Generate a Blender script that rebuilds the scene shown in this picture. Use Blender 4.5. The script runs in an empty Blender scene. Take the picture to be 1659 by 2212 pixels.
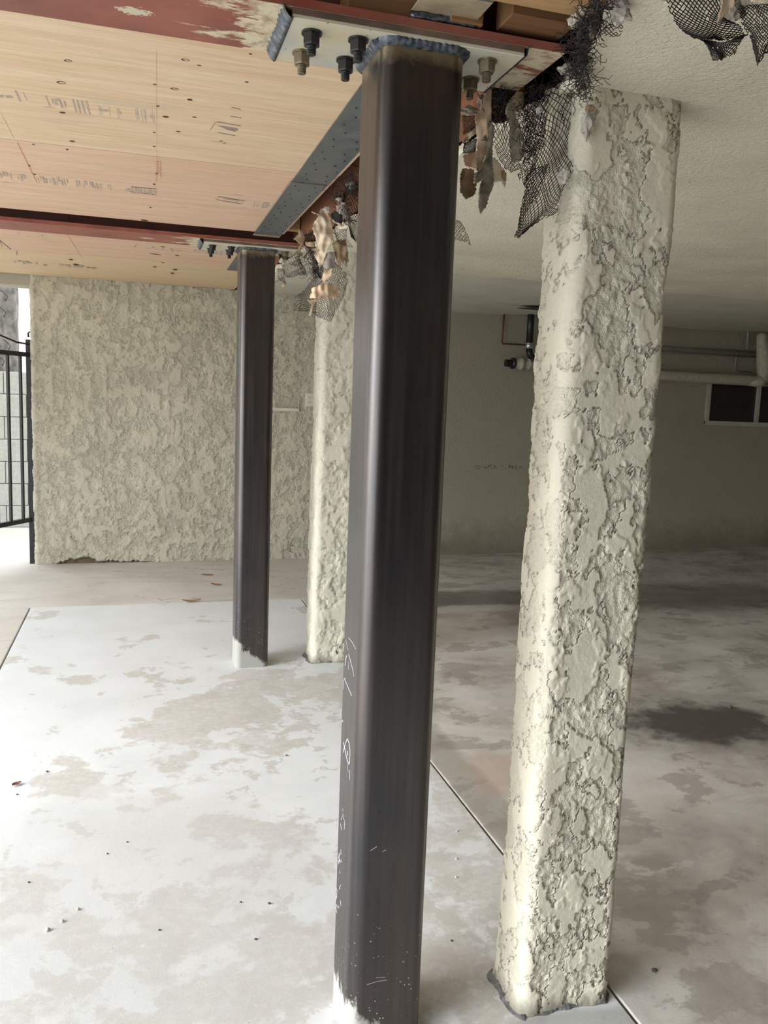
import bpy, bmesh, math, random
import numpy as np
from mathutils import Vector, Matrix

random.seed(7)
rng = np.random.default_rng(11)
scene = bpy.context.scene
COL = scene.collection

# ------------------------------------------------------------------ camera
W, H, F = 1659.0, 2212.0, 1789.0
CX, CY = W / 2, H / 2
R = np.array([[0.9584989834036569, -0.2826713674457284, 0.03710251798083859],
              [-0.0022079982230412618, -0.13749676650987652, -0.9904997546406439],
              [0.2850873963506691, 0.9493110855908565, -0.13241464879803141]])
CAM = np.array([0.0, 0.0, 1.5])
cam_data = bpy.data.cameras.new('camera')
cam_data.sensor_fit = 'VERTICAL'
cam_data.sensor_height = 36.0
cam_data.lens = F * 36.0 / H
cam_data.clip_start = 0.05
cam = bpy.data.objects.new('camera', cam_data)
m = Matrix.Identity(4)
for i in range(3):
    m[i][0] = R[0][i]
    m[i][1] = -R[1][i]
    m[i][2] = -R[2][i]
    m[i][3] = CAM[i]
cam.matrix_world = m
COL.objects.link(cam)
scene.camera = cam

# ------------------------------------------------------------------ sky, light, exposure
world = bpy.data.worlds.new('overcast_sky')
scene.world = world
world.use_nodes = True
bg = world.node_tree.nodes['Background']
bg.inputs['Color'].default_value = (0.85, 0.935, 1.0, 1)
bg.inputs['Strength'].default_value = 3.0
sun_data = bpy.data.lights.new('sun', 'SUN')
sun_data.energy = 3.0
sun_data.angle = math.radians(40)
sun_data.color = (1.0, 1.0, 1.0)
sun = bpy.data.objects.new('sun', sun_data)
sun.rotation_euler = Vector((0.88, 0.17, -0.37)).to_track_quat('-Z', 'Y').to_euler()
COL.objects.link(sun)
vs = scene.view_settings
vs.view_transform = 'Standard'
vs.look = 'None'
vs.gamma = 1.0
vs.use_curve_mapping = False
vs.exposure = 0.98

# ------------------------------------------------------------------ helpers: projection of measured points
def ray(px, py):
    return R.T @ np.array([px - CX, py - CY, F])
def on_y(px, py, Y):
    d = ray(px, py)
    return CAM + d * (Y / d[1])
def on_z(px, py, z):
    d = ray(px, py)
    return CAM + d * ((z - 1.5) / d[2])
def on_x(px, py, X):
    d = ray(px, py)
    return CAM + d * (X / d[0])
def zc(Y):            # underside of the stucco ceiling
    return 2.185 + 0.039 * (np.maximum(Y, 1.25) - 1.68)
def zp(Y):            # underside of the plywood soffit
    return 2.255 + 0.028 * (Y - 1.7)
def on_ply(px, py):
    d = ray(px, py)
    t = (2.255 - 0.028 * 1.7 - 1.5) / (d[2] - 0.028 * d[1])
    return CAM + d * t

# ------------------------------------------------------------------ helpers: noise
_tab = rng.permutation(512)
_grad = rng.normal(size=(512, 3))
_grad /= np.linalg.norm(_grad, axis=1)[:, None]
def perlin(P):
    P = np.asarray(P, float)
    i = np.floor(P).astype(int)
    f = P - i
    u = f * f * f * (f * (f * 6 - 15) + 10)
    out = np.zeros(len(P))
    for dx in (0, 1):
        for dy in (0, 1):
            for dz in (0, 1):
                hsh = _tab[(_tab[(_tab[(i[:, 0] + dx) & 511] + i[:, 1] + dy) & 511] + i[:, 2] + dz) & 511]
                g = _grad[hsh]
                d = f - np.array([dx, dy, dz])
                w = (u[:, 0] if dx else 1 - u[:, 0]) * (u[:, 1] if dy else 1 - u[:, 1]) * (u[:, 2] if dz else 1 - u[:, 2])
                out += w * (g * d).sum(1)
    return out * 1.6
def fbm(P, octv=4, gain=0.5):
    s = np.zeros(len(P)); a = 1.0; fct = 1.0
    for o in range(octv):
        s += a * perlin(P * fct + 17.3 * o)
        a *= gain; fct *= 2.03
    return s
def sstep(a, b, x):
    t = np.clip((x - a) / (b - a), 0, 1)
    return t * t * (3 - 2 * t)
def stucco_height(P, scale=1.0, step=0.003, grit=0.0016, cell=0.0031, thr=0.13):
    """skip-trowel render: smooth smears with crisp ragged edges standing proud of a gritty ground.
    returns height in metres and how smooth each point is"""
    Q = P * scale
    warp = np.stack([fbm(Q * 40 + 3, 2), fbm(Q * 40 + 40, 2), fbm(Q * 40 + 80, 2)], 1) * 0.006
    w = 9.0 * cell
    n1 = fbm((Q + warp) * np.array([9.5, 9.5, 7.0]), 5, 0.56)
    n2 = fbm((Q + warp + 5.1) * np.array([13.0, 13.0, 9.0]), 5, 0.58)
    n3 = fbm((Q + 9.7) * np.array([27., 27., 23.]), 4, 0.6)
    p1 = sstep(thr, thr + w, n1)
    p2 = sstep(thr + 0.07, thr + 0.07 + 1.4 * w, n2)
    p3 = sstep(0.30, 0.30 + 2.2 * w, n3)
    flat = np.maximum(p1, p2)
    g = fbm(Q * 62, 3, 0.62) + 0.5 * fbm(Q * 30 + 4, 2)
    h = step * p1 + 0.8 * step * p2 * (1 - 0.5 * p1) + 0.6 * step * p3 * (1 - 0.8 * flat)
    h = h + grit * g * (1 - 0.85 * flat) - 0.35 * step * sstep(0.25, 0.6, -n1) * (1 - flat)
    return h, flat

# ------------------------------------------------------------------ helpers: objects
def tag(o, label=None, cat=None, group=None, kind=None):
    if label: o['label'] = label
    if cat: o['category'] = cat
    if group: o['group'] = group
    if kind: o['kind'] = kind
    return o
def empty(name, loc=(0, 0, 0)):
    o = bpy.data.objects.new(name, None)
    o.empty_display_size = 0.1
    o.location = loc
    COL.objects.link(o)
    return o
def origin_of(o):
    v = Vector((0, 0, 0))
    while o is not None:
        v += o.location
        o = o.parent
    return v
def mesh(name, verts, faces, mat, parent=None, smooth=False, origin=None):
    """verts in world coordinates; the object sits at its parent's origin (or at `origin`)"""
    V = np.asarray(verts, float)
    base = np.array(origin_of(parent)) if parent is not None else np.zeros(3)
    off = np.array(origin, float) if origin is not None else base
    me = bpy.data.meshes.new(name)
    if isinstance(faces, np.ndarray):
        faces = faces.tolist()
    me.from_pydata((V - off).tolist(), [], faces)
    me.materials.append(mat)
    if smooth:
        me.polygons.foreach_set('use_smooth', [True] * len(me.polygons))
    me.update()
    o = bpy.data.objects.new(name, me)
    COL.objects.link(o)
    if parent is not None:
        o.parent = parent
    o.location = (off - base).tolist()
    return o
def mesh_bm(name, bm, mat, parent=None, smooth=False, origin=None):
    bm.verts.ensure_lookup_table(); bm.verts.index_update()
    V = [v.co[:] for v in bm.verts]
    Fc = [[v.index for v in f.verts] for f in bm.faces]
    bm.free()
    return mesh(name, V, Fc, mat, parent, smooth, origin)
class Geo:
    """collects plain shapes that together are one piece"""
    def __init__(s): s.v = []; s.f = []
    def add(s, V, Fc):
        b = len(s.v)
        s.v += [tuple(map(float, p)) for p in V]
        s.f += [[i + b for i in q] for q in Fc]
        return s
    def box(s, a, b):
        x0, y0, z0 = a; x1, y1, z1 = b
        V = [(x0, y0, z0), (x1, y0, z0), (x1, y1, z0), (x0, y1, z0), (x0, y0, z1), (x1, y0, z1), (x1, y1, z1), (x0, y1, z1)]
        return s.add(V, [(3, 2, 1, 0), (4, 5, 6, 7), (0, 1, 5, 4), (1, 2, 6, 5), (2, 3, 7, 6), (3, 0, 4, 7)])
    def hexa(s, V):
        return s.add(V, [(3, 2, 1, 0), (4, 5, 6, 7), (0, 1, 5, 4), (1, 2, 6, 5), (2, 3, 7, 6), (3, 0, 4, 7)])
    def tube(s, pts, r, n=8, caps=True):
        pts = [Vector(p) for p in pts]
        rs = r if isinstance(r, (list, tuple)) else [r] * len(pts)
        V = []; Fc = []
        up = Vector((0.13, 0.31, 0.94))
        for i, p in enumerate(pts):
            t = (pts[min(i + 1, len(pts) - 1)] - pts[max(i - 1, 0)]).normalized()
            a = t.cross(up)
            if a.length < 1e-3: a = t.cross(Vector((1, 0, 0)))
            a.normalize(); b = a.cross(t)
            for k in range(n):
                th = 2 * math.pi * k / n
                V.append(p + (a * math.cos(th) + b * math.sin(th)) * rs[i])
        for i in range(len(pts) - 1):
            for k in range(n):
                k2 = (k + 1) % n
                Fc.append((i * n + k, i * n + k2, (i + 1) * n + k2, (i + 1) * n + k))
        if caps:
            Fc.append(tuple(range(n - 1, -1, -1)))
            Fc.append(tuple((len(pts) - 1) * n + k for k in range(n)))
        return s.add(V, Fc)
    def build(s, name, mat, parent=None, smooth=False, origin=None):
        o = mesh(name, s.v, s.f, mat, parent, smooth, origin)
        if name in ('printed_stamp', 'chalk_line', 'pencil_mark', 'nail_and_knot_marks', 'knot_plug', 'nail_heads', 'scratches', 'chalk_marks', 'pen_mark', 'ink_writing', 'wire_tangle'):
            o['kind'] = 'stuff'       # marks too small to pick apart
        return o
def bevel(o, w, seg=2):
    md = o.modifiers.new('bevel', 'BEVEL'); md.width = w; md.segments = seg; md.limit_method = 'ANGLE'
    return o

# ------------------------------------------------------------------ helpers: materials
class M:
    def __init__(s, name, rough=0.8, metal=0.0, spec=0.5):
        s.mat = bpy.data.materials.new(name); s.mat.use_nodes = True
        s.nt = s.mat.node_tree
        s.bsdf = s.nt.nodes['Principled BSDF']
        s.set('Roughness', rough); s.set('Metallic', metal); s.set('Specular IOR Level', spec)
        s.tc = s.nt.nodes.new('ShaderNodeTexCoord')
        s.obj = s.tc.outputs['Object']
    def set(s, k, v):
        if isinstance(v, bpy.types.NodeSocket): s.nt.links.new(v, s.bsdf.inputs[k])
        elif k == 'Base Color': s.bsdf.inputs[k].default_value = (*v, 1)
        else: s.bsdf.inputs[k].default_value = v
        return s
    def nd(s, t, ins=None, **props):
        n = s.nt.nodes.new(t)
        for k, v in props.items(): setattr(n, k, v)
        for k, v in (ins or {}).items():
            if isinstance(v, bpy.types.NodeSocket): s.nt.links.new(v, n.inputs[k])
            else:
                if isinstance(v, tuple) and len(v) == 3 and n.inputs[k].type == 'RGBA': v = (*v, 1)
                n.inputs[k].default_value = v
        return n
    def sc(s, v, vec=None, loc=(0, 0, 0), rot=(0, 0, 0)):
        n = s.nd('ShaderNodeMapping', {0: vec or s.obj, 'Scale': v, 'Location': loc, 'Rotation': rot})
        return n.outputs[0]
    def noise(s, scale, detail=4, rough=0.55, vec=None, dist=0.0):
        return s.nd('ShaderNodeTexNoise', {'Vector': vec or s.obj, 'Scale': scale, 'Detail': detail, 'Roughness': rough, 'Distortion': dist}).outputs[0]
    def vor(s, scale, vec=None, feature='F1', rand=1.0):
        return s.nd('ShaderNodeTexVoronoi', {'Vector': vec or s.obj, 'Scale': scale, 'Randomness': rand}, feature=feature).outputs['Distance']
    def mr(s, v, a, b, c=0.0, d=1.0, smooth=False):
        return s.nd('ShaderNodeMapRange', {0: v, 1: a, 2: b, 3: c, 4: d}, clamp=True, interpolation_type='SMOOTHSTEP' if smooth else 'LINEAR').outputs[0]
    def math(s, op, a, b=0.0, c=0.0):
        return s.nd('ShaderNodeMath', {0: a, 1: b, 2: c}, operation=op).outputs[0]
    def mix(s, f, a, b, blend='MIX'):
        n = s.nd('ShaderNodeMix', data_type='RGBA', blend_type=blend)
        for i, v in ((0, f), (6, a), (7, b)):
            if isinstance(v, bpy.types.NodeSocket): s.nt.links.new(v, n.inputs[i])
            else: n.inputs[i].default_value = (*v, 1) if isinstance(v, tuple) else v
        return n.outputs[2]
    def ramp(s, f, stops):
        n = s.nd('ShaderNodeValToRGB', {0: f})
        e = n.color_ramp.elements
        while len(e) < len(stops): e.new(0.5)
        for i, (p, c) in enumerate(stops):
            e[i].position = p; e[i].color = (*c, 1)
        return n.outputs[0]
    def xyz(s, vec=None):
        return s.nd('ShaderNodeSeparateXYZ', {0: vec or s.obj}).outputs
    def spot(s, c, r, soft=0.5, wob=0.0, wscale=4.0):
        """1 inside an ellipse at c with radii r, ragged by noise"""
        v = s.nd('ShaderNodeMapping', {0: s.obj, 'Location': tuple(-c[i] / r[i] for i in range(3)), 'Scale': tuple(1 / q for q in r)}).outputs[0]
        d = s.nd('ShaderNodeVectorMath', {0: v}, operation='LENGTH').outputs['Value']
        if wob:
            d = s.math('ADD', d, s.math('MULTIPLY', s.math('SUBTRACT', s.noise(wscale, 5, 0.6), 0.5), wob))
        return s.mr(d, 1.0 + soft * 0.5, 1.0 - soft * 0.5, 0, 1, True)
    def bump(s, h, strength=0.5, dist=0.01, normal=None):
        ins = {'Height': h, 'Strength': strength, 'Distance': dist}
        if normal is not None: ins['Normal'] = normal
        return s.nd('ShaderNodeBump', ins).outputs[0]
    def attr(s, name):
        return s.nd('ShaderNodeAttribute', attribute_name=name).outputs['Fac']

def simple(name, col, rough=0.7, metal=0.0, var=0.15, vscale=20, bump=0.0, bscale=120, spec=0.5):
    q = M(name, rough, metal, spec)
    n = q.noise(vscale, 5, 0.6)
    dark = tuple(c * (1 - var) for c in col); lite = tuple(min(1, c * (1 + var)) for c in col)
    q.set('Base Color', q.mix(q.mr(n, 0.3, 0.7), dark, lite))
    if bump: q.set('Normal', q.bump(q.noise(bscale, 4, 0.6), bump, 0.004))
    return q.mat

# stucco ------------------------------------------------------------
def stucco_mat(name, base, micro=0.35, coarse=0.0, dirt_z=None, bs=1.0):
    q = M(name, 0.9, 0, 0.25)
    n = q.noise(3.0, 5, 0.6)
    c = q.mix(q.mr(n, 0.3, 0.7), tuple(b * 0.90 for b in base), tuple(min(1, b * 1.07) for b in base))
    c = q.mix(q.mr(q.noise(60, 3, 0.6), 0.62, 0.75, 0, 0.35), c, tuple(b * 0.72 for b in base))
    z = q.xyz()[2]
    if dirt_z:
        dz = q.math('ADD', z, q.math('MULTIPLY', q.math('SUBTRACT', q.noise(9, 5, 0.65), 0.5), dirt_z * 1.6))
        c = q.mix(q.mr(dz, dirt_z, 0.0, 0, 0.75), c, (0.12, 0.105, 0.085))
    q.set('Base Color', c)
    h = q.math('MULTIPLY', q.noise(260 * bs, 3, 0.6), 1.0)
    h = q.math('ADD', h, q.math('MULTIPLY', q.noise(110 * bs, 3, 0.6), 1.4))
    zone = q.mr(q.attr('flat'), 0.0, 1.0, 1.0, 0.22)
    nb = q.bump(q.math('MULTIPLY', h, zone), micro, 0.003)
    if coarse:
        w = q.noise(7 * bs, 6, 0.58, dist=0.5)
        t = q.math('FRACT', q.math('MULTIPLY', w, 6.0))
        saw = q.math('MINIMUM', q.math('DIVIDE', t, 0.92), q.math('DIVIDE', q.math('SUBTRACT', 1.0, t), 0.08))
        lips = q.math('MULTIPLY', saw, q.mr(q.noise(5 * bs, 3), 0.45, 0.62))
        h2 = q.math('ADD', q.math('MULTIPLY', lips, 0.5), q.math('MULTIPLY', q.math('MULTIPLY', q.noise(70 * bs, 4, 0.65), zone), 1.6))
        nb = q.bump(h2, coarse, 0.004, nb)
    q.set('Normal', nb)
    return q.mat
STUCCO = stucco_mat('stucco_column_paint', (0.63, 0.585, 0.47), 0.85, 0.4, 0.05)
STUCCO_FAR = stucco_mat('stucco_far_column_paint', (0.62, 0.585, 0.475), 0.5, 0.4, 0.05)
CEIL = stucco_mat('stucco_ceiling_paint', (0.79, 0.735, 0.595), 1.0, 0.7, None, 0.8)
PATCH = stucco_mat('smooth_plaster_paint', (0.60, 0.575, 0.485), 0.10, 0.05, None, 0.3)

def wall_mat():
    q = M('stucco_wall_paint', 0.9, 0, 0.25)
    base = (0.56, 0.515, 0.405)
    x, y, z = q.xyz()
    n = q.noise(1.7, 6, 0.6)
    c = q.mix(q.mr(n, 0.3, 0.7), tuple(b * 0.86 for b in base), tuple(b * 1.06 for b in base))
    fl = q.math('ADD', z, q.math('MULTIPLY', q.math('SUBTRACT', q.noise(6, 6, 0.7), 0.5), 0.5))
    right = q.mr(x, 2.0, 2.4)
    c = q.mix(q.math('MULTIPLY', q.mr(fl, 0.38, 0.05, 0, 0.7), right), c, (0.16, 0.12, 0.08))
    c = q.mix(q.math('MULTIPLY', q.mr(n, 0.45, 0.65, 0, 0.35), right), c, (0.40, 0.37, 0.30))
    c = q.mix(q.math('MULTIPLY', right, 0.42), c, (0.21, 0.18, 0.125))  # dirtier old paint, plus the dimness of the garage end put into the colour
    c = q.mix(q.attr('chip'), c, (0.17, 0.12, 0.075))
    q.set('Base Color', c)
    h = q.math('ADD', q.noise(150, 3, 0.6), q.math('MULTIPLY', q.noise(60, 3, 0.6), 1.3))
    zone = q.mr(q.attr('flat'), 0.0, 1.0, 1.0, 0.2)
    nb = q.bump(q.math('MULTIPLY', h, zone), 0.8, 0.008)
    w = q.noise(7, 6, 0.58, dist=0.5)
    t = q.math('FRACT', q.math('MULTIPLY', w, 6.0))
    saw = q.math('MINIMUM', q.math('DIVIDE', t, 0.90), q.math('DIVIDE', q.math('SUBTRACT', 1.0, t), 0.10))
    lips = q.math('MULTIPLY', saw, q.mr(q.noise(4, 3), 0.42, 0.60))
    lips = q.math('MULTIPLY', lips, q.mr(x, 2.3, 2.5, 1.0, 0.0))
    nb = q.bump(lips, 0.25, 0.004, nb)
    q.set('Normal', nb)
    return q.mat
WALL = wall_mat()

# concrete ------------------------------------------------------------
def new_slab_mat():
    q = M('new_concrete', 0.62, 0, 0.35)
    x, y, z = q.xyz()
    big = q.noise(2.1, 9, 0.62, dist=0.15)
    mid = q.noise(0.75, 5, 0.55)
    pale = (0.67, 0.69, 0.70); tan = (0.49, 0.47, 0.43)
    # tan laitance blotches, thicker towards the near end of the pour and around the column feet
    lev = q.mr(y, 1.6, 4.4, 0.0, 0.13)
    lev = q.math('SUBTRACT', lev, q.math('MULTIPLY', q.spot((0.85, 4.0, 0), (0.75, 0.7, 1), 1.2), 0.13))
    lev = q.math('SUBTRACT', lev, q.math('MULTIPLY', q.spot((0.9, 1.9, 0), (0.7, 0.9, 1), 1.2), 0.05))
    d = q.math('ADD', big, q.math('MULTIPLY', q.math('SUBTRACT', mid, 0.5), 0.55))
    d = q.math('SUBTRACT', d, lev)
    mask = q.mr(d, 0.46, 0.488)
    c = q.mix(q.mr(q.noise(2.3, 6, 0.6), 0.35, 0.7), pale, (0.60, 0.615, 0.62))
    tone = q.mix(q.mr(q.noise(1.3, 5, 0.6), 0.4, 0.62), tan, (0.52, 0.505, 0.475))
    speck = q.mr(q.noise(34, 5, 0.7), 0.36, 0.56)
    c = q.mix(q.math('MULTIPLY', mask, q.mr(speck, 0, 1, 0.55, 1.0)), c, tone)
    fine = q.math('SUBTRACT', q.noise(6.5, 8, 0.68, dist=0.2), q.math('MULTIPLY', lev, 0.8))
    c = q.mix(q.mr(fine, 0.535, 0.56, 0, 0.75), c, (0.47, 0.455, 0.42))
    c = q.mix(q.math('MULTIPLY', q.mr(q.noise(5.0, 7, 0.65, vec=q.sc((1, 1, 1), loc=(7, 3, 0))), 0.53, 0.60), q.mr(y, 1.8, 4.0, 0.85, 0.1)), c, (0.70, 0.715, 0.72))
    grey_patch = q.math('MULTIPLY', q.spot((0.0, 2.35, 0), (0.55, 0.75, 1), 0.9, 0.9, 2.5), 0.55)  # soft mid-grey patch with a ragged edge
    c = q.mix(grey_patch, c, (0.47, 0.465, 0.45))
    c = q.mix(q.mr(q.noise(60, 4, 0.7), 0.60, 0.70, 0, 0.35), c, (0.74, 0.74, 0.73))
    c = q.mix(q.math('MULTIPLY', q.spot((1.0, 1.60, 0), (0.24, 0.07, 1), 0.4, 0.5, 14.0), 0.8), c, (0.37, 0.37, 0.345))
    pit = q.mr(q.vor(13), 0.03, 0.018)
    c = q.mix(q.math('MULTIPLY', pit, q.mr(q.noise(3.1, 2), 0.52, 0.56)), c, (0.22, 0.2, 0.18))
    q.set('Base Color', c)
    q.set('Roughness', q.mr(big, 0.3, 0.7, 0.5, 0.72))
    q.set('Normal', q.bump(q.math('ADD', q.noise(9, 6, 0.6), q.math('MULTIPLY', q.noise(160, 3), 0.25)), 0.10, 0.01))
    return q.mat
def old_slab_mat(kind):
    q = M('old_concrete_' + kind, 0.6, 0, 0.35)
    n = q.noise(1.6, 9, 0.66, dist=0.3)
    n2 = q.noise(0.55, 6, 0.6)
    if kind == 'garage':
        c = q.ramp(n, [(0.34, (0.33, 0.295, 0.26)), (0.44, (0.46, 0.43, 0.39)), (0.52, (0.55, 0.525, 0.48)), (0.66, (0.63, 0.605, 0.565))])
        st = q.noise(1.0, 7, 0.65, vec=q.sc((0.8, 2.2, 1)), dist=0.5)
        c = q.mix(q.mr(st, 0.53, 0.68, 0, 0.55), c, (0.22, 0.185, 0.15))
        rag = q.noise(2.6, 9, 0.68, vec=q.sc((1, 1.3, 1), loc=(3, 8, 0)), dist=0.2)
        c = q.mix(q.mr(rag, 0.545, 0.575, 0, 0.55), c, (0.27, 0.24, 0.205))
        c = q.mix(q.mr(rag, 0.43, 0.40, 0, 0.5), c, (0.64, 0.62, 0.585))
        c = q.mix(q.math('MULTIPLY', q.spot((2.66, 3.26, 0), (0.37, 0.23, 1), 0.6, 1.5, 8.0), 0.96), c, (0.02, 0.02, 0.021))
        c = q.mix(q.math('MULTIPLY', q.spot((2.7, 3.3, 0), (0.62, 0.42, 1), 0.7, 1.5, 5.0), 0.45), c, (0.17, 0.15, 0.125))
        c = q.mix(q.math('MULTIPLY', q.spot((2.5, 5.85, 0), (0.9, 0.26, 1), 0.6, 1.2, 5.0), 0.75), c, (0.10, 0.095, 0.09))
        c = q.mix(q.math('MULTIPLY', q.spot((2.35, 5.55, 0), (0.55, 0.10, 1), 0.6, 1.6, 9.0), 0.7), c, (0.55, 0.54, 0.51))
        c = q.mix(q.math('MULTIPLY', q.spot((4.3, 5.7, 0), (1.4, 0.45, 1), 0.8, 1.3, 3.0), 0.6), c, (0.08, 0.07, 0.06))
        c = q.mix(q.math('MULTIPLY', q.spot((1.27, 2.75, 0), (0.09, 0.9, 1), 0.6, 0.8, 8.0), 0.6), c, (0.23, 0.215, 0.18))
        c = q.mix(q.math('MULTIPLY', q.spot((1.45, 2.95, 0), (0.16, 0.22, 1), 0.7, 1.2, 8.0), 0.5), c, (0.42, 0.29, 0.22))
    else:
        c = q.ramp(n, [(0.3, (0.44, 0.41, 0.37)), (0.5, (0.56, 0.53, 0.485)), (0.7, (0.61, 0.58, 0.54))])
        st = q.noise(1.2, 6, 0.62, vec=q.sc((0.7, 3.0, 1)), dist=0.4)
        c = q.mix(q.mr(st, 0.56, 0.72, 0, 0.55), c, (0.36, 0.335, 0.30))
        cr = q.math('ABSOLUTE', q.math('SUBTRACT', q.noise(0.9, 4, 0.55, vec=q.sc((0.6, 1.6, 1))), 0.5))
        c = q.mix(q.mr(cr, 0.003, 0.0012, 0, 0.55), c, (0.2, 0.18, 0.15))
        c = q.mix(q.mr(n2, 0.5, 0.66, 0, 0.3), c, (0.42, 0.38, 0.33))
    q.set('Base Color', c)
    q.set('Roughness', q.mr(n, 0.3, 0.7, 0.42, 0.7))
    q.set('Normal', q.bump(q.math('ADD', q.noise(11, 6, 0.6), q.math('MULTIPLY', q.noise(150, 3), 0.3)), 0.12, 0.01))
    return q.mat
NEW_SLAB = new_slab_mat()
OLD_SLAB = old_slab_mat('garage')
WALK_SLAB = old_slab_mat('walkway')
ADDED_ASPHALT = simple('added_dark_asphalt', (0.07, 0.068, 0.066), 0.9, 0, 0.3, 60, 0.5, 120)  # for the unseen apron added to keep floor bounce low
BLOCKER_BROWN = simple('dark_brown_blocker', (0.06, 0.045, 0.035), 0.6)  # dark colour for the added wall behind the camera
SUBBASE = simple('dark_joint_filler', (0.035, 0.033, 0.03), 0.95)
CRUST = simple('dark_mortar_crust', (0.13, 0.13, 0.125), 0.95, 0, 0.6, 60, 0.8, 90)

# steel ------------------------------------------------------------
def steel_mat(name, zbase, smear=0.16):
    q = M(name, 0.4, 0.0, 0.5)
    x, y, z = q.xyz()
    streak = q.noise(1.0, 6, 0.6, vec=q.sc((55, 55, 0.9)))
    cl = q.noise(4.5, 6, 0.65, vec=q.sc((1.6, 1.6, 0.5)))
    c = q.mix(q.mr(cl, 0.35, 0.68), (0.072, 0.070, 0.073), (0.110, 0.092, 0.084))
    c = q.mix(q.mr(streak, 0.45, 0.8, 0, 0.5), c, (0.15, 0.138, 0.132))
    rust = q.noise(7, 6, 0.7, vec=q.sc((1, 1, 0.35), loc=(3, 1, 2)))
    c = q.mix(q.mr(rust, 0.60, 0.74, 0, 0.6), c, (0.11, 0.05, 0.035))
    # drawn mill lines along the front face
    c = q.mix(q.math('MULTIPLY', q.mr(q.math('ABSOLUTE', q.math('SUBTRACT', x, 0.028)), 0.0016, 0.0008), 0.5), c, (0.12, 0.095, 0.07))
    c = q.mix(q.math('MULTIPLY', q.mr(q.math('ABSOLUTE', q.math('SUBTRACT', x, 0.016)), 0.0016, 0.0008), 0.35), c, (0.12, 0.095, 0.07))
    # heat tint and cream dust under the cap weld
    hz = q.math('ADD', z, q.math('MULTIPLY', q.math('SUBTRACT', q.noise(30, 5, 0.7), 0.5), 0.06))
    c = q.mix(q.mr(hz, zbase - 0.045, zbase - 0.02, 0, 0.75), c, (0.50, 0.42, 0.28))
    # fine white spatter low down
    v = q.vor(75)
    low = q.mr(z, 0.55, 0.1, 0.0, 1.0)
    spk = q.math('MULTIPLY', q.mr(v, 0.16, 0.10), q.mr(q.noise(12, 4), 0.60, 0.52))
    spk = q.math('MULTIPLY', spk, q.mr(q.math('MULTIPLY', low, q.noise(160, 1)), 0.30, 0.36))
    c = q.mix(spk, c, (0.6, 0.59, 0.55))
    # grout smear at the foot
    sm = q.math('ADD', z, q.math('ADD', q.math('MULTIPLY', q.math('SUBTRACT', q.noise(22, 6, 0.7, vec=q.sc((1, 1, 0.6), rot=(0, 0.7, 0))), 0.5), 0.20), q.math('MULTIPLY', x, 0.75)))
    smk = q.mr(sm, smear * 0.62 + 0.012, smear * 0.62 - 0.012)
    c = q.mix(smk, c, (0.36, 0.355, 0.32))
    q.set('Base Color', c)
    q.set('Metallic', q.mr(smk, 0, 1, 0.85, 0.0))
    q.set('Specular IOR Level', q.mr(smk, 0, 1, 0.40, 0.3))
    q.set('Roughness', q.math('ADD', q.mr(streak, 0.3, 0.7, 0.26, 0.42), q.math('MULTIPLY', smk, 0.4)))
    q.set('Normal', q.bump(q.math('ADD', q.math('MULTIPLY', streak, 0.5), q.noise(90, 4, 0.6)), 0.06, 0.004))
    return q.mat
WELD = None
def weld_mat():
    q = M('weld_bead_steel', 0.38, 0.8)
    n = q.noise(90, 4, 0.6)
    q.set('Base Color', q.ramp(n, [(0.3, (0.03, 0.033, 0.04)), (0.5, (0.10, 0.12, 0.15)), (0.65, (0.17, 0.18, 0.20)), (0.8, (0.14, 0.09, 0.07))]))
    q.set('Normal', q.bump(n, 0.4, 0.003))
    return q.mat
WELD = weld_mat()
def red_mat():
    q = M('red_primer', 0.55, 0.0, 0.4)
    x, y, z = q.xyz()
    n = q.noise(5, 6, 0.65)
    c = q.mix(q.mr(n, 0.35, 0.7), (0.27, 0.072, 0.048), (0.36, 0.13, 0.095))
    c = q.mix(q.mr(q.noise(3.1, 5, 0.6), 0.48, 0.66, 0, 0.6), c, (0.17, 0.062, 0.042))
    ch = q.noise(13, 7, 0.7, vec=q.sc((0.45, 1.3, 1)))
    # primer ground off around the plate: bare cream towards x = 0 (object origin sits at the column)
    edge = q.math('ADD', q.math('ABSOLUTE', q.math('ADD', x, 0.02)), q.math('MULTIPLY', q.math('SUBTRACT', ch, 0.5), 0.75))
    bare = q.mr(edge, 0.37, 0.33)
    side = q.mr(z, 0.0012, 0.0004)   # only the underside was ground
    c = q.mix(q.math('MULTIPLY', bare, side), c, q.mix(q.mr(q.noise(28, 5, 0.7), 0.48, 0.64), (0.70, 0.61, 0.43), (0.42, 0.30, 0.21)))
    c = q.mix(q.mr(q.noise(42, 5, 0.7), 0.70, 0.74, 0, 0.8), c, (0.08, 0.05, 0.04))
    c = q.mix(q.spot((-0.56, 0.02, 0), (0.030, 0.016, 1), 0.3, 3.0, 110.0), c, (0.62, 0.55, 0.42))
    q.set('Base Color', c)
    q.set('Roughness', q.mr(n, 0.3, 0.7, 0.35, 0.6))
    q.set('Normal', q.bump(q.noise(60, 5, 0.6), 0.10, 0.003))
    return q.mat
RED = red_mat()
def red_plain():
    q = M('red_primer_web', 0.6)
    n = q.noise(6, 6, 0.65)
    q.set('Base Color', q.mix(q.mr(n, 0.35, 0.7), (0.11, 0.035, 0.026), (0.18, 0.06, 0.045)))
    return q.mat
REDWEB = red_plain()
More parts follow.
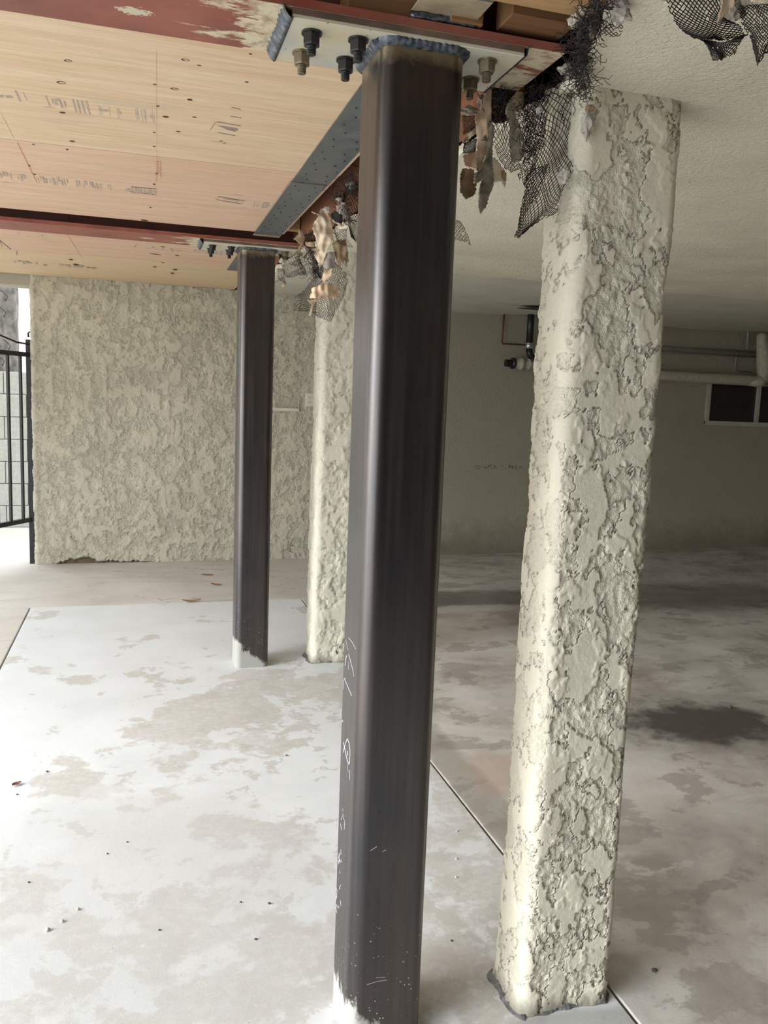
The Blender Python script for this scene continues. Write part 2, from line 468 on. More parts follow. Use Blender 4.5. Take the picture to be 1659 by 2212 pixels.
def plate_mat():
    q = M('cream_plate_paint', 0.5, 0.1)
    x, y, z = q.xyz()
    n = q.noise(9, 6, 0.65)
    c = q.mix(q.mr(n, 0.40, 0.66), (0.66, 0.58, 0.40), (0.62, 0.62, 0.56))
    c = q.mix(q.mr(q.noise(6, 5, 0.6, vec=q.sc((1, 1, 1), loc=(4, 2, 0))), 0.50, 0.68, 0, 0.7), c, (0.40, 0.44, 0.45))
    c = q.mix(q.mr(q.noise(30, 6, 0.72), 0.63, 0.67), c, (0.13, 0.11, 0.09))
    c = q.mix(q.mr(z, 0.006, 0.008), c, q.mix(q.mr(n, 0.4, 0.6), (0.12, 0.085, 0.065), (0.20, 0.13, 0.10)))
    q.set('Base Color', c)
    return q.mat
PLATE = plate_mat()
BOLT = simple('black_oxide_bolt', (0.045, 0.043, 0.042), 0.42, 0.6, 0.4, 60)
BOLT_RUST = simple('bare_zinc_bolt', (0.22, 0.18, 0.12), 0.45, 0.6, 0.4, 60)
def strap_mat():
    q = M('grey_strap_steel', 0.5, 0.0)
    n = q.noise(14, 6, 0.68)
    c = q.mix(q.mr(n, 0.35, 0.7), (0.105, 0.115, 0.125), (0.20, 0.205, 0.20))
    c = q.mix(q.mr(q.noise(23, 5, 0.7, vec=q.sc((1, 1, 1), loc=(1, 5, 0))), 0.62, 0.70, 0, 0.5), c, (0.22, 0.16, 0.10))
    y = q.xyz()[1]
    c = q.mix(q.mr(q.attr('cream'), 0.5, 0.52), c, q.mix(q.mr(n, 0.4, 0.6), (0.60, 0.52, 0.36), (0.42, 0.35, 0.24)))
    q.set('Base Color', c)
    q.set('Metallic', 0.35)
    q.set('Roughness', q.mr(n, 0.3, 0.7, 0.38, 0.6))
    return q.mat
STRAP = strap_mat()
NAIL = simple('dark_nail_heads', (0.03, 0.028, 0.026), 0.5, 0.5)
BLACK_IRON = simple('black_gate_paint', (0.012, 0.012, 0.013), 0.4, 0.0, 0.3)

# wood ------------------------------------------------------------
def ply_mat(name, a, b, seed, knots=1.0):
    q = M(name, 0.65, 0, 0.3)
    v = q.sc((0.55, 6.0, 1), loc=(seed, seed * 2.3, 0))
    g = q.noise(3.0, 7, 0.62, vec=v, dist=0.9)
    fine = q.noise(9.0, 6, 0.7, vec=q.sc((0.5, 16, 1), loc=(seed, 0, 0)))
    c = q.mix(q.mr(g, 0.32, 0.68), a, b)
    rings = q.nd('ShaderNodeTexWave', {'Vector': q.sc((0.12, 1.0, 1), loc=(0, seed, 0)), 'Scale': 9.0, 'Distortion': 9.0, 'Detail': 4.0, 'Detail Scale': 1.2, 'Detail Roughness': 0.6}, wave_type='BANDS', bands_direction='Y').outputs['Fac']
    c = q.mix(q.math('MULTIPLY', q.mr(rings, 0.6, 1.0, 0, 0.4), q.mr(q.noise(2.6, 4, 0.6, vec=q.sc((0.7, 1.8, 1), loc=(2, seed, 0))), 0.42, 0.62)), c, tuple(k * f for k, f in zip(a, (0.80, 0.66, 0.55))))
    c = q.mix(q.mr(fine, 0.52, 0.70, 0, 0.6), c, tuple(k * f for k, f in zip(a, (0.70, 0.56, 0.45))))
    c = q.mix(q.mr(q.noise(2.2, 4, 0.6, vec=q.sc((0.8, 2.5, 1), loc=(seed, 7, 0))), 0.6, 0.72, 0, 0.35), c, (0.45, 0.38, 0.30))
    kv = q.sc((3.2, 13.0, 1), loc=(seed * 1.7, seed, 0))
    k = q.mr(q.vor(1.0, kv), 0.085, 0.055)
    gate = q.mr(q.noise(1.6, 2, vec=q.sc((1, 1, 1), loc=(seed, 3, 0))), 0.47, 0.50)
    c = q.mix(q.math('MULTIPLY', q.math('MULTIPLY', k, gate), 0.75 * knots), c, (0.26, 0.14, 0.075))
    q.set('Base Color', c)
    q.set('Normal', q.bump(q.math('ADD', fine, g), 0.10, 0.004))
    return q.mat
PLY = [ply_mat('plywood_tan', (0.79, 0.63, 0.445), (0.69, 0.49, 0.31), 1.0, 0.6),
       ply_mat('plywood_pink', (0.76, 0.56, 0.405), (0.66, 0.44, 0.295), 5.3),
       ply_mat('plywood_rose', (0.71, 0.51, 0.36), (0.63, 0.41, 0.27), 9.1),
       ply_mat('plywood_yellow', (0.73, 0.57, 0.37), (0.64, 0.46, 0.28), 13.7, 0.8)]
def lumber_mat(name, a, b, axis, seed=0.0):
    q = M(name, 0.72, 0, 0.3)
    s = [9, 9, 9]; s[axis] = 0.7
    g = q.noise(2.2, 7, 0.65, vec=q.sc(tuple(s), loc=(seed, seed, seed)), dist=0.8)
    c = q.mix(q.mr(g, 0.3, 0.7), a, b)
    s2 = [38, 38, 38]; s2[axis] = 1.5
    c = q.mix(q.mr(q.noise(1.5, 5, 0.7, vec=q.sc(tuple(s2))), 0.52, 0.7, 0, 0.5), c, tuple(k * 0.5 for k in a))
    q.set('Base Color', c)
    q.set('Normal', q.bump(g, 0.2, 0.004))
    return q.mat
JOIST = lumber_mat('old_joist_wood', (0.19, 0.095, 0.045), (0.27, 0.145, 0.068), 0, 1)
JOIST_LITE = lumber_mat('pale_joist_wood', (0.38, 0.225, 0.105), (0.47, 0.30, 0.15), 0, 4)
GIRDER = lumber_mat('redwood_girder', (0.22, 0.085, 0.045), (0.30, 0.13, 0.065), 0, 2)
DECK = simple('dark_subfloor_boards', (0.10, 0.06, 0.035), 0.85)

# torn lath ------------------------------------------------------------
WIRE = simple('rusty_black_wire', (0.030, 0.025, 0.024), 0.6, 0.3, 0.5, 90)
PAPER = simple('tan_building_paper', (0.84, 0.62, 0.44), 0.85, 0, 0.22, 18, 0.5, 60)
PAPER_LT = simple('pale_building_paper', (0.88, 0.71, 0.54), 0.85, 0, 0.18, 22, 0.5, 60)
PAPER_DK = simple('brown_building_paper', (0.36, 0.25, 0.15), 0.85, 0, 0.3, 18, 0.5, 60)
MORTAR = simple('broken_grey_mortar', (0.30, 0.27, 0.215), 0.95, 0, 0.45, 45, 0.9, 90)
MORTAR_LT = simple('broken_white_mortar', (0.46, 0.42, 0.37), 0.95, 0, 0.2, 45, 0.8, 90)

# rest ------------------------------------------------------------
OUTLET = simple('outlet_plastic', (0.72, 0.68, 0.57), 0.5, 0, 0.05)
DARK = simple('dark_slots', (0.02, 0.02, 0.02), 0.7)
RACEWAY = simple('cream_raceway_paint', (0.66, 0.61, 0.49), 0.5, 0, 0.06)
PIPE_BLACK = simple('black_plastic_pipe', (0.012, 0.012, 0.014), 0.35)
CLAMP = simple('bright_clamp_steel', (0.62, 0.62, 0.60), 0.28, 0.9)
COPPER = simple('old_copper_tube', (0.12, 0.055, 0.035), 0.5, 0.5)
PIPE_PAINT = simple('painted_pipe', (0.42, 0.39, 0.31), 0.7, 0, 0.2, 12, 0.3, 70)
LAGGING = simple('pipe_lagging', (0.46, 0.42, 0.33), 0.95, 0, 0.2, 25, 1.0, 50)
CONDUIT = simple('grey_conduit', (0.30, 0.295, 0.27), 0.45, 0.3, 0.15)
ALU = simple('window_aluminium', (0.50, 0.48, 0.42), 0.45, 0.3, 0.1)
CURTAIN = simple('window_blind', (0.20, 0.19, 0.17), 0.9, 0, 0.2, 6)
BLOCK = simple('grey_concrete_block', (0.37, 0.365, 0.335), 0.95, 0, 0.12, 25, 0.5, 120)
BLOCK_MORTAR = simple('block_mortar', (0.40, 0.39, 0.36), 0.95, 0, 0.1, 25)
WHITE_WALL = simple('white_house_paint', (0.84, 0.80, 0.775), 0.85, 0, 0.03, 2)
BARK = simple('grey_tree_bark', (0.13, 0.115, 0.10), 0.95, 0, 0.6, 9, 1.0, 22)
LEAF = simple('dry_leaf_orange', (0.36, 0.15, 0.05), 0.7, 0, 0.4, 60)
LEAF_DK = simple('dry_leaf_maroon', (0.16, 0.045, 0.03), 0.7, 0, 0.4, 60)
STONE = simple('dark_pebble', (0.09, 0.08, 0.075), 0.9, 0, 0.5, 60)
STONE_LT = simple('pale_pebble', (0.55, 0.53, 0.50), 0.9, 0, 0.3, 60)
CHALK = simple('white_chalk', (0.58, 0.58, 0.62), 0.9, 0, 0.05)
INK = simple('stamp_ink', (0.45, 0.37, 0.32), 0.9, 0, 0.2, 40)
INK_DK = simple('dark_stamp_ink', (0.28, 0.235, 0.22), 0.9, 0, 0.3, 40)
RED_CHALK = simple('red_chalk_line', (0.50, 0.17, 0.11), 0.9, 0, 0.3, 60)
PEN = simple('dark_pencil_mark', (0.07, 0.045, 0.035), 0.9, 0, 0.3, 60)
BLUE_PEN = simple('blue_pen_mark', (0.02, 0.02, 0.12), 0.9)
KNOTRIM = simple('knot_hole_dark', (0.09, 0.05, 0.028), 0.9)
GLASS = M('dark_window_glass', 0.08, 0.0, 0.5)
GLASS.set('Base Color', (0.02, 0.02, 0.02)); GLASS.set('Transmission Weight', 0.55)
GLASS = GLASS.mat
ROPE = simple('dark_cable', (0.05, 0.035, 0.03), 0.6)


# ================================================================== SETTING
# ---------------- floor: separate pours with open joints
floor = empty('floor'); tag(floor, 'concrete floor of the carport in several pours', None, None, 'structure')
def slab(x0, x1, y0, y1, mat, label, z1=0.0):
    o = Geo().box((x0, y0, z1 - 0.12), (x1, y1, z1)).build('concrete_slab', mat, floor)
    bevel(o, 0.004, 2)
    return tag(o, label)
JX0, JX1, JY = -0.712, 1.183, 6.02
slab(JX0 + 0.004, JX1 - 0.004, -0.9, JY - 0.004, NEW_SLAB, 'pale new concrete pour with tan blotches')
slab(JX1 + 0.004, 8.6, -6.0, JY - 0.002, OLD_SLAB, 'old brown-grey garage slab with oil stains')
slab(JX0 + 0.004, JX1 - 0.004, -6.0, -0.908, ADDED_ASPHALT, 'dark asphalt apron added out of view to cut bounce light')  # unseen, added so less light bounces onto the column fronts
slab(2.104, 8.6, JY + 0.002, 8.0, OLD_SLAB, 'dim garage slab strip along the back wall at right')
slab(JX0 - 4.0, 2.100, JY + 0.004, 7.8, WALK_SLAB, 'worn beige concrete strip along the back wall')
slab(JX0 - 4.0, JX0 - 0.004, -6.0, JY - 0.004, WALK_SLAB, 'worn beige concrete strip at the street side')
slab(JX0 - 4.0, 2.100, 7.806, 14.0, WALK_SLAB, 'pale concrete path beyond the gate')
tag(Geo().box((-40, -30, -0.24), (12, 40, -0.13)).build('floor_subbase', SUBBASE), None, None, None, 'structure')
tag(Geo().box((-40, -30, -0.12), (JX0 - 4.004, 40, -0.01)).build('ground', WALK_SLAB), None, None, None, 'structure')

# ---------------- back wall, stucco relief as real geometry on the near half
def wy(X):
    return 7.53 + 0.03 * (X + 0.8)
def build_back_wall():
    d = 0.0068
    path = []
    xe, r = -0.845, 0.03
    for y in np.arange(7.85, wy(xe) + r, -0.02): path.append((xe, y, -1, 0))
    for a in np.linspace(0, math.pi / 2, 7):
        path.append((xe + r - r * math.cos(a), wy(xe) + r - r * math.sin(a), -math.cos(a), -math.sin(a)))
    for x in np.arange(xe + r + d, 2.45, d): path.append((x, wy(x), 0, -1))
    path = np.array(path)
    zs = np.arange(0.0, 2.43, d); zs[-1] = 2.425
    n, k = len(path), len(zs)
    P = np.zeros((k, n, 3)); P[:, :, 0] = path[:, 0]; P[:, :, 1] = path[:, 1]; P[:, :, 2] = zs[:, None]
    N = np.zeros_like(P); N[:, :, 0] = path[:, 2]; N[:, :, 1] = path[:, 3]
    Q = P.reshape(-1, 3); NN = N.reshape(-1, 3)
    hgt, flat = stucco_height(Q, 1.1, 0.0070, 0.0032, 0.0068, 0.08)
    hgt += 0.004 * perlin(Q * 2.1)
    # a horizontal day-joint across the render and a sagging lip near the foot
    jl = np.exp(-((Q[:, 2] - 1.27 - 0.02 * perlin(Q * np.array([3, 3, 0.]))) / 0.006) ** 2)
    hgt += 0.003 * jl * (Q[:, 0] < 1.6)
    lip = 0.36 + 0.06 * np.cos((Q[:, 0] + 0.2) * 2.2)
    hgt += 0.003 * np.exp(-((Q[:, 2] - lip) / 0.005) ** 2) * (Q[:, 0] < 0.6)
    # render broken away along the foot
    top = 0.022 + 0.02 * fbm(Q * np.array([11, 11, 0.]) + 2.0, 3) + 0.045 * np.exp(-((Q[:, 0] + 0.45) / 0.13) ** 2) + 0.01 * perlin(Q * 40)
    env = sstep(-0.72, -0.62, Q[:, 0]) * sstep(0.22, 0.0, Q[:, 0])
    chip = sstep(0.008, -0.008, Q[:, 2] - top * env + 0.012) * (env > 0.02)
    hole = np.exp(-(((Q[:, 0] - 1.40) / 0.035) ** 2 + ((Q[:, 2] - 0.09) / 0.035) ** 2) * (1 + 0.8 * perlin(Q * 60)))
    chip = np.maximum(chip, sstep(0.45, 0.6, hole))
    hgt = hgt - 0.028 * chip + 0.004 * chip * fbm(Q * 60, 3)
    V = Q + NN * hgt[:, None]
    idx = np.arange(n * k).reshape(k, n)
    Fc = np.stack([idx[:-1, :-1], idx[:-1, 1:], idx[1:, 1:], idx[1:, :-1]], -1).reshape(-1, 4)
    g = Geo()
    # plainer half behind the columns, with the window opening
    x0, x1, wx0, wx1, wz0, wz1 = 2.44, 8.6, 5.93, 7.35, 1.385, 1.85
    def pan(a, b, za, zb):
        g.hexa([(a, wy(a), za), (b, wy(b), za), (b, wy(b) + 0.2, za), (a, wy(a) + 0.2, za),
                (a, wy(a), zb), (b, wy(b), zb), (b, wy(b) + 0.2, zb), (a, wy(a) + 0.2, zb)])
    pan(x0, wx0, 0, 2.6); pan(wx1, x1, 0, 2.6); pan(wx0, wx1, 0, wz0); pan(wx0, wx1, wz1, 2.6)
    nb = len(V)
    allV = np.vstack([V, np.array(g.v)])
    allF = Fc.tolist() + [[i + nb for i in q] for q in g.f]
    # back and top of the near half
    g2 = Geo().box((-0.80, 7.60, 0.0), (2.45, 7.84, 2.42)).box((-2.29, 7.66, 2.432), (2.45, 7.84, 2.66))
    nb2 = len(allV)
    allV = np.vstack([allV, np.array(g2.v)])
    allF += [[i + nb2 for i in q] for q in g2.f]
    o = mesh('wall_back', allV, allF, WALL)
    at = o.data.attributes.new('chip', 'FLOAT', 'POINT')
    vals = np.zeros(len(allV), np.float32); vals[:len(chip)] = chip
    at.data.foreach_set('value', vals)
    at = o.data.attributes.new('flat', 'FLOAT', 'POINT')
    vals = np.zeros(len(allV), np.float32); vals[:len(flat)] = flat
    at.data.foreach_set('value', vals)
    sm = [True] * len(Fc) + [False] * (len(allF) - len(Fc))
    o.data.polygons.foreach_set('use_smooth', sm)
    tag(o, 'rough beige stucco back wall with chipped foot', None, None, 'structure')
build_back_wall()
hd = Geo().box((-3.4, 7.55, 2.335), (-0.835, 7.80, 2.43)).build('trim_1', stucco_mat('stucco_header_paint', (0.42, 0.385, 0.31), 0.6, 0.5), None, False, (-2.1, 7.6, 2.33))
tag(hd, 'stucco header over the gate opening', None, None, 'structure')
tag(Geo().box((-2.3, -2.8, 0), (8.6, -2.6, 2.66)).build('wall_light_blocker', BLOCKER_BROWN), None, None, None, 'structure')  # unseen dark wall added to block light and darken reflections in the steel
tag(Geo().box((-2.34, -5.2, 2.74), (8.8, 8.0, 7.0)).build('wall_upper_blocker', WALL), None, None, None, 'structure')  # unseen storey above, added as a mass to shade the side yard
tag(Geo().box((8.6, -5.2, 0), (8.8, 8.2, 2.7)).build('wall_right', WALL), None, None, None, 'structure')

# ---------------- ceilings
def ceil_edge(Y):
    if Y < 1.10: e = 1.62 - 0.1 * math.sin(Y * 3)
    elif Y < 1.25: e = 0.98 + (1.25 - Y) / 0.15 * 0.62
    elif Y < 1.29: e = 0.79 + (1.29 - Y) / 0.04 * 0.19
    elif Y < 1.56: e = 0.775 + 0.27 * (Y - 1.30)
    elif Y < 1.64: e = 0.845 + (Y - 1.56) * 0.7
    elif Y < 2.00: e = 0.90
    else: e = 0.89
    return e
def build_ceiling():
    ys = np.concatenate([np.arange(-5.2, 1.0, 0.1), np.arange(1.0, 2.2, 0.008), np.arange(2.2, 7.8, 0.03)])
    jit = 0.012 * fbm(np.stack([ys * 9, ys * 0, ys * 0 + 3], 1), 4, 0.65)
    g = Geo()
    V = []
    xs_in = [0.0, 0.012, 0.05, 0.12, 0.25]
    for i, y in enumerate(ys):
        e = ceil_edge(y) + jit[i] * (1.4 if y < 1.8 else 2.0)
        z = float(zc(y))
        row = [(e + 0.006, y, z + 0.028), (e, y, z + 0.010)] + [(e + a + 0.004, y, z) for a in xs_in] + [(2.2, y, z), (8.7, y, z), (8.7, y, z + 0.03)]
        V += row
    n = len(row)
    Fc = []
    for i in range(len(ys) - 1):
        for k in range(n - 1):
            Fc.append((i * n + k, (i + 1) * n + k, (i + 1) * n + k + 1, i * n + k + 1))
        Fc.append((i * n + n - 1, (i + 1) * n + n - 1, (i + 1) * n, i * n))
    o = mesh('ceiling', V, Fc, CEIL)
    tag(o, 'cream stucco ceiling broken off in a ragged edge', None, None, 'structure')
    # smooth plaster band by the back wall, feathered lower edge
    g = Geo()
    V = []; xs = np.arange(1.0, 8.6, 0.06)
    for x in xs:
        y0 = 5.06 + 0.015 * math.sin(x * 5) + 0.012 * math.sin(x * 13)
        V += [(x, y0, zc(y0) - 0.0005), (x, y0 + 0.03, zc(y0) - 0.007), (x, 6.4, zc(6.4) - 0.010 - 0.006 * math.sin(x * 2.1)), (x, 7.0, zc(7.0) - 0.012 - 0.016 * math.sin(x * 1.3 + 2)), (x, 7.66, zc(7.66) - 0.02 - 0.022 * math.sin(x * 2.3 + 1))]
    Fc = []
    for i in range(len(xs) - 1):
        for k in range(4):
            Fc.append((i * 5 + k, (i + 1) * 5 + k, (i + 1) * 5 + k + 1, i * 5 + k + 1))
    p = mesh('plaster_patch', V, Fc, PATCH, o, True)
    tag(p, 'smooth grey-cream plaster band')
build_ceiling()
tag(Geo().box((-2.3, -5.2, 2.66), (8.8, 8.0, 2.72)).build('ceiling_subfloor', DECK), None, None, None, 'structure')
tag(Geo().box((-2.34, -5.2, 2.30), (-2.3, 8.0, 2.74)).build('trim_2', JOIST_LITE), None, None, None, 'structure')

# ================================================================== THINGS
# ---------------- stucco columns
def stucco_column(name, x0, x1, y0, y1, d, mat, label, amp=1.0, r=0.028):
    zt = float(zc(y0)) + 0.02
    root = empty(name, ((x0 + x1) / 2, (y0 + y1) / 2, 0))
    pts = []
    def seg(ax, ay, bx, by, nx, ny):
        L = math.hypot(bx - ax, by - ay); n = max(2, int(L / d))
        for i in range(n):
            t = i / n; pts.append((ax + (bx - ax) * t, ay + (by - ay) * t, nx, ny))
    def arc(cx_, cy_, a0):
        n = max(4, int(r * 1.57 / d))
        for i in range(n):
            a = a0 + math.pi / 2 * i / n
            pts.append((cx_ + r * math.cos(a), cy_ + r * math.sin(a), math.cos(a), math.sin(a)))
    seg(x0 + r, y0, x1 - r, y0, 0, -1); arc(x1 - r, y0 + r, -math.pi / 2)
    seg(x1, y0 + r, x1, y1 - r, 1, 0); arc(x1 - r, y1 - r, 0)
    seg(x1 - r, y1, x0 + r, y1, 0, 1); arc(x0 + r, y1 - r, math.pi / 2)
    seg(x0, y1 - r, x0, y0 + r, -1, 0); arc(x0 + r, y0 + r, math.pi)
    pts = np.array(pts); zs = np.linspace(0, zt, int(zt / d))
    n, k = len(pts), len(zs)
    P = np.zeros((k, n, 3)); P[:, :, :2] = pts[:, :2]; P[:, :, 2] = zs[:, None]
    N = np.zeros((k, n, 3)); N[:, :, :2] = pts[:, 2:]
    Q = P.reshape(-1, 3); NN = N.reshape(-1, 3)
    hgt, flat = stucco_height(Q, 1.0, 0.0042 * amp, 0.0020 * amp, d)
    hgt -= 0.002
    hgt += 0.005 * perlin(Q * np.array([2.5, 2.5, 1.9]) + 4) + 0.002 * perlin(Q * 9)
    hgt += 0.010 * np.exp(-(Q[:, 2] / 0.06)) * (0.6 + 0.6 * fbm(Q * 14, 3))      # flared, crumbling foot
    V = Q + NN * hgt[:, None]
    V[:, 0] += -0.005 + 0.015 * V[:, 2] / zt
    idx = np.arange(n * k).reshape(k, n)
    nx = np.roll(idx, -1, 1)
    Fc = np.stack([idx[:-1], nx[:-1], nx[1:], idx[1:]], -1).reshape(-1, 4)
    o = mesh('column_render', V, Fc, mat, root, True)
    at = o.data.attributes.new('flat', 'FLOAT', 'POINT'); at.data.foreach_set('value', flat.astype(np.float32))
    # dark mortar crust around the foot
    g = Geo()
    ang = np.linspace(0, 2 * math.pi, 140, endpoint=False)
    cx_, cy_ = (x0 + x1) / 2, (y0 + y1) / 2
    ring = pts[:: max(1, len(pts) // 160)]
    m_ = len(ring)
    V = []
    nz = fbm(np.column_stack([ring[:, 0] * 25, ring[:, 1] * 25, np.zeros(m_)]), 3)
    for i, (x, y, nx_, ny_) in enumerate(ring):
        w = 0.005 + 0.010 * max(-0.4, nz[i]) + (0.020 if nx_ < -0.5 else 0)
        V += [(x - nx_ * 0.004, y - ny_ * 0.004, 0.010 + 0.014 * nz[i] + (0.012 if nx_ < -0.5 else 0)), (x + nx_ * (w * 0.5), y + ny_ * (w * 0.5), 0.006 + 0.004 * nz[(i * 7) % m_]), (x + nx_ * w, y + ny_ * w, 0.0005)]
    Fc = []
    for i in range(m_):
        j = (i + 1) % m_
        for k2 in range(2):
            Fc.append((i * 3 + k2, i * 3 + k2 + 1, j * 3 + k2 + 1, j * 3 + k2))
    c = mesh('foot_crust', V, Fc, CRUST, root, True)
    tag(c, 'dark crumbling mortar at the foot')
    tag(root, label, 'column', 'stucco columns')
    return root
col_a = stucco_column('stucco_column', 0.911, 1.160, 1.682, 1.846, 0.0031, STUCCO, 'rough beige stucco column beside the nearer steel column', 1.0)
col_b = stucco_column('stucco_column', 0.955, 1.200, 4.495, 4.69, 0.0065, STUCCO_FAR, 'far beige stucco column partly hidden by the nearer steel column', 1.35, 0.034)
pm = Geo()
for (px, py, qx, qy) in ((726, 1405, 728, 1413), (733, 1396, 733, 1400)):
    pm.tube([on_y(px, py, 4.484), on_y(qx, qy, 4.484)], 0.0025, 5)
pm.build('pen_mark', BLUE_PEN, col_b)

# ---------------- steel columns with cap plates, welds and bolts
def rrect(x0, x1, y0, y1, r, n=7):
    out = []
    for cx_, cy_, a0 in ((x1 - r, y0 + r, -math.pi / 2), (x1 - r, y1 - r, 0), (x0 + r, y1 - r, math.pi / 2), (x0 + r, y0 + r, math.pi)):
        for i in range(n + 1):
            a = a0 + math.pi / 2 * i / n
            out.append((cx_ + r * math.cos(a), cy_ + r * math.sin(a), math.cos(a), math.sin(a)))
    return out
def hexnut(c, af, h, mat, parent):
    g = Geo(); r = af / math.sqrt(3)
    rings = [(c[2] + h, r), (c[2] + h * 0.12, r), (c[2], r * 0.86)]
    V = []
    for z, rr in rings:
        for k in range(6):
            a = math.pi / 3 * k + 0.3
            V.append((c[0] + rr * math.cos(a), c[1] + rr * math.sin(a), z))
    Fc = [tuple(range(5, -1, -1))[::-1], tuple(12 + k for k in range(6))]
    for i in range(2):
        for k in range(6):
            k2 = (k + 1) % 6
            Fc.append((i * 6 + k, i * 6 + k2, (i + 1) * 6 + k2, (i + 1) * 6 + k))
    g.add(V, Fc)
    return g.build('nut', mat, parent)
def bolt(parent, x, y, z, s, mat):
    """stud hanging under the plate at height z: thread, nut and washer"""
    n, turns = 12, 6
    V = []; zz = []
    L = 0.041 * s
    rings = [(0.0, 0.0095)]
    z0, z1 = 0.024 * s, L
    for t in range(turns):
        u = z0 + (z1 - z0) * t / turns
        rings += [(u, 0.0096), (u + (z1 - z0) / turns * 0.5, 0.0082)]
    rings += [(z1, 0.0092), (z1 + 0.0015, 0.0078)]
    for dz, rr in rings:
        for k in range(n):
            a = 2 * math.pi * k / n
            V.append((x + rr * s * math.cos(a), y + rr * s * math.sin(a), z - dz))
    Fc = []
    for i in range(len(rings) - 1):
        for k in range(n):
            k2 = (k + 1) % n
            Fc.append((i * n + k2, i * n + k, (i + 1) * n + k, (i + 1) * n + k2))
    Fc.append(tuple((len(rings) - 1) * n + k for k in range(n)))
    b = mesh('bolt', V, Fc, mat, parent, False, (x, y, z))
    hexnut((x, y, z - 0.0255 * s), 0.031 * s, 0.0215 * s, mat, b)
    w = Geo().tube([(x, y, z), (x, y, z - 0.0042 * s)], 0.0205 * s, 20)
    w.build('washer', mat, b)
    return b
def steel_column(x0, x1, y0, y1, zt, plate, bolts, label, matname, smear):
    root = empty('steel_column', ((x0 + x1) / 2, (y0 + y1) / 2, 0))
    prof = rrect(x0, x1, y0, y1, 0.033, 8)
    n = len(prof)
    zs = [0.0, 0.3, 0.8, 1.4, 2.0, zt]
    V = [(p[0], p[1], z) for z in zs for p in prof]
    Fc = []
    for i in range(len(zs) - 1):
        for k in range(n):
            k2 = (k + 1) % n
            Fc.append((i * n + k, i * n + k2, (i + 1) * n + k2, (i + 1) * n + k))
    tb = mesh('tube', V, Fc, steel_mat(matname, zt, smear), root, True)
    wn = tb.modifiers.new('normals', 'WEIGHTED_NORMAL'); wn.weight = 100
    px0, px1, py0, py1, pz0, pz1 = plate
    pl = Geo().box((px0, py0, pz0), (px1, py1, pz1)).build('cap_plate', PLATE, root, False, ((px0 + px1) / 2, (py0 + py1) / 2, pz0))
    tag(pl, 'cream painted cap plate')
    bevel(pl, 0.0015, 1)
    # rippled weld collar where the tube meets the plate
    loop = []
    prof2 = rrect(x0, x1, y0, y1, 0.033, 10)
    P2 = np.array([(p[0], p[1]) for p in prof2] + [prof2[0][:2]]); N2 = np.array([(p[2], p[3]) for p in prof2] + [prof2[0][2:]])
    seglen = np.r_[0, np.cumsum(np.hypot(*np.diff(P2, axis=0).T))]
    m_ = int(seglen[-1] / 0.0035)
    V = []
    for i in range(m_):
        u = seglen[-1] * i / m_
        x = np.interp(u, seglen, P2[:, 0]); y = np.interp(u, seglen, P2[:, 1])
        nx_ = np.interp(u, seglen, N2[:, 0]); ny_ = np.interp(u, seglen, N2[:, 1])
        rp = 1 + 0.10 * math.sin(i * 1.57) + 0.06 * random.uniform(-1, 1)
        w = 0.013 * rp; h_ = 0.013 * (1 + 0.08 * random.uniform(-1, 1))
        for a, b in ((-0.002, h_ * 1.1), (w * 0.35, h_ * 0.95), (w * 0.85, h_ * 0.45), (w * 1.1, 0.0)):
            V.append((x + nx_ * a, y + ny_ * a, pz0 - b))
    Fc = []
    for i in range(m_):
        j = (i + 1) % m_
        for k in range(3):
            Fc.append((i * 4 + k, j * 4 + k, j * 4 + k + 1, i * 4 + k + 1))
    tag(mesh('weld_bead', V, Fc, WELD, root, True), 'blue-grey rippled weld collar')
    # heavy end welds across the ends of the plate
    for xe, sgn, big in ((px0, -1, 1.0), (px1, 1, 0.35)):
        V = []; m_ = 40
        for i in range(m_ + 1):
            y = py0 - 0.006 + (py1 - py0 + 0.012) * i / m_
            rp = 1 + 0.12 * math.sin(i * 1.6) + 0.1 * random.uniform(-1, 1)
            w = 0.016 * rp * big
            for a, b in ((-0.002, 0.0), (0.002, -0.003 * big), (w * 0.5, 0.001), (w * 0.9, 0.010), (w * 1.15, 0.021)):
                V.append((xe + sgn * a, y, pz0 + b))
        Fc = []
        for i in range(m_):
            for k in range(4):
                Fc.append((i * 5 + k, (i + 1) * 5 + k, (i + 1) * 5 + k + 1, i * 5 + k + 1))
        mesh('weld_bead', V, Fc, WELD, root, True)
    for (bx, by, rusty) in bolts:
        bolt(root, bx, by, pz0, 1.0, BOLT_RUST if rusty else BOLT)
    tag(root, label, 'column', 'steel columns')
    return root
sa = steel_column(0.466, 0.648, 1.684, 1.866, 2.215, (0.284, 0.768, 1.670, 1.880, 2.215, 2.235),
                  [(0.331, 1.720, 0), (0.331, 1.822, 1), (0.425, 1.717, 0), (0.425, 1.822, 0), (0.704, 1.716, 1), (0.709, 1.822, 1)],
                  'nearer dark square steel column with rounded corners and chalk marks', 'mill_scale_steel_near', 0.05)
sb = steel_column(0.517, 0.701, 4.478, 4.660, 2.268, (0.325, 0.815, 4.462, 4.678, 2.268, 2.288),
                  [(0.375, 4.515, 0), (0.375, 4.62, 0), (0.472, 4.515, 0), (0.472, 4.62, 0), (0.755, 4.515, 1), (0.755, 4.62, 1)],
                  'farther dark square steel column with grout smeared on its foot', 'mill_scale_steel_far', 0.13)
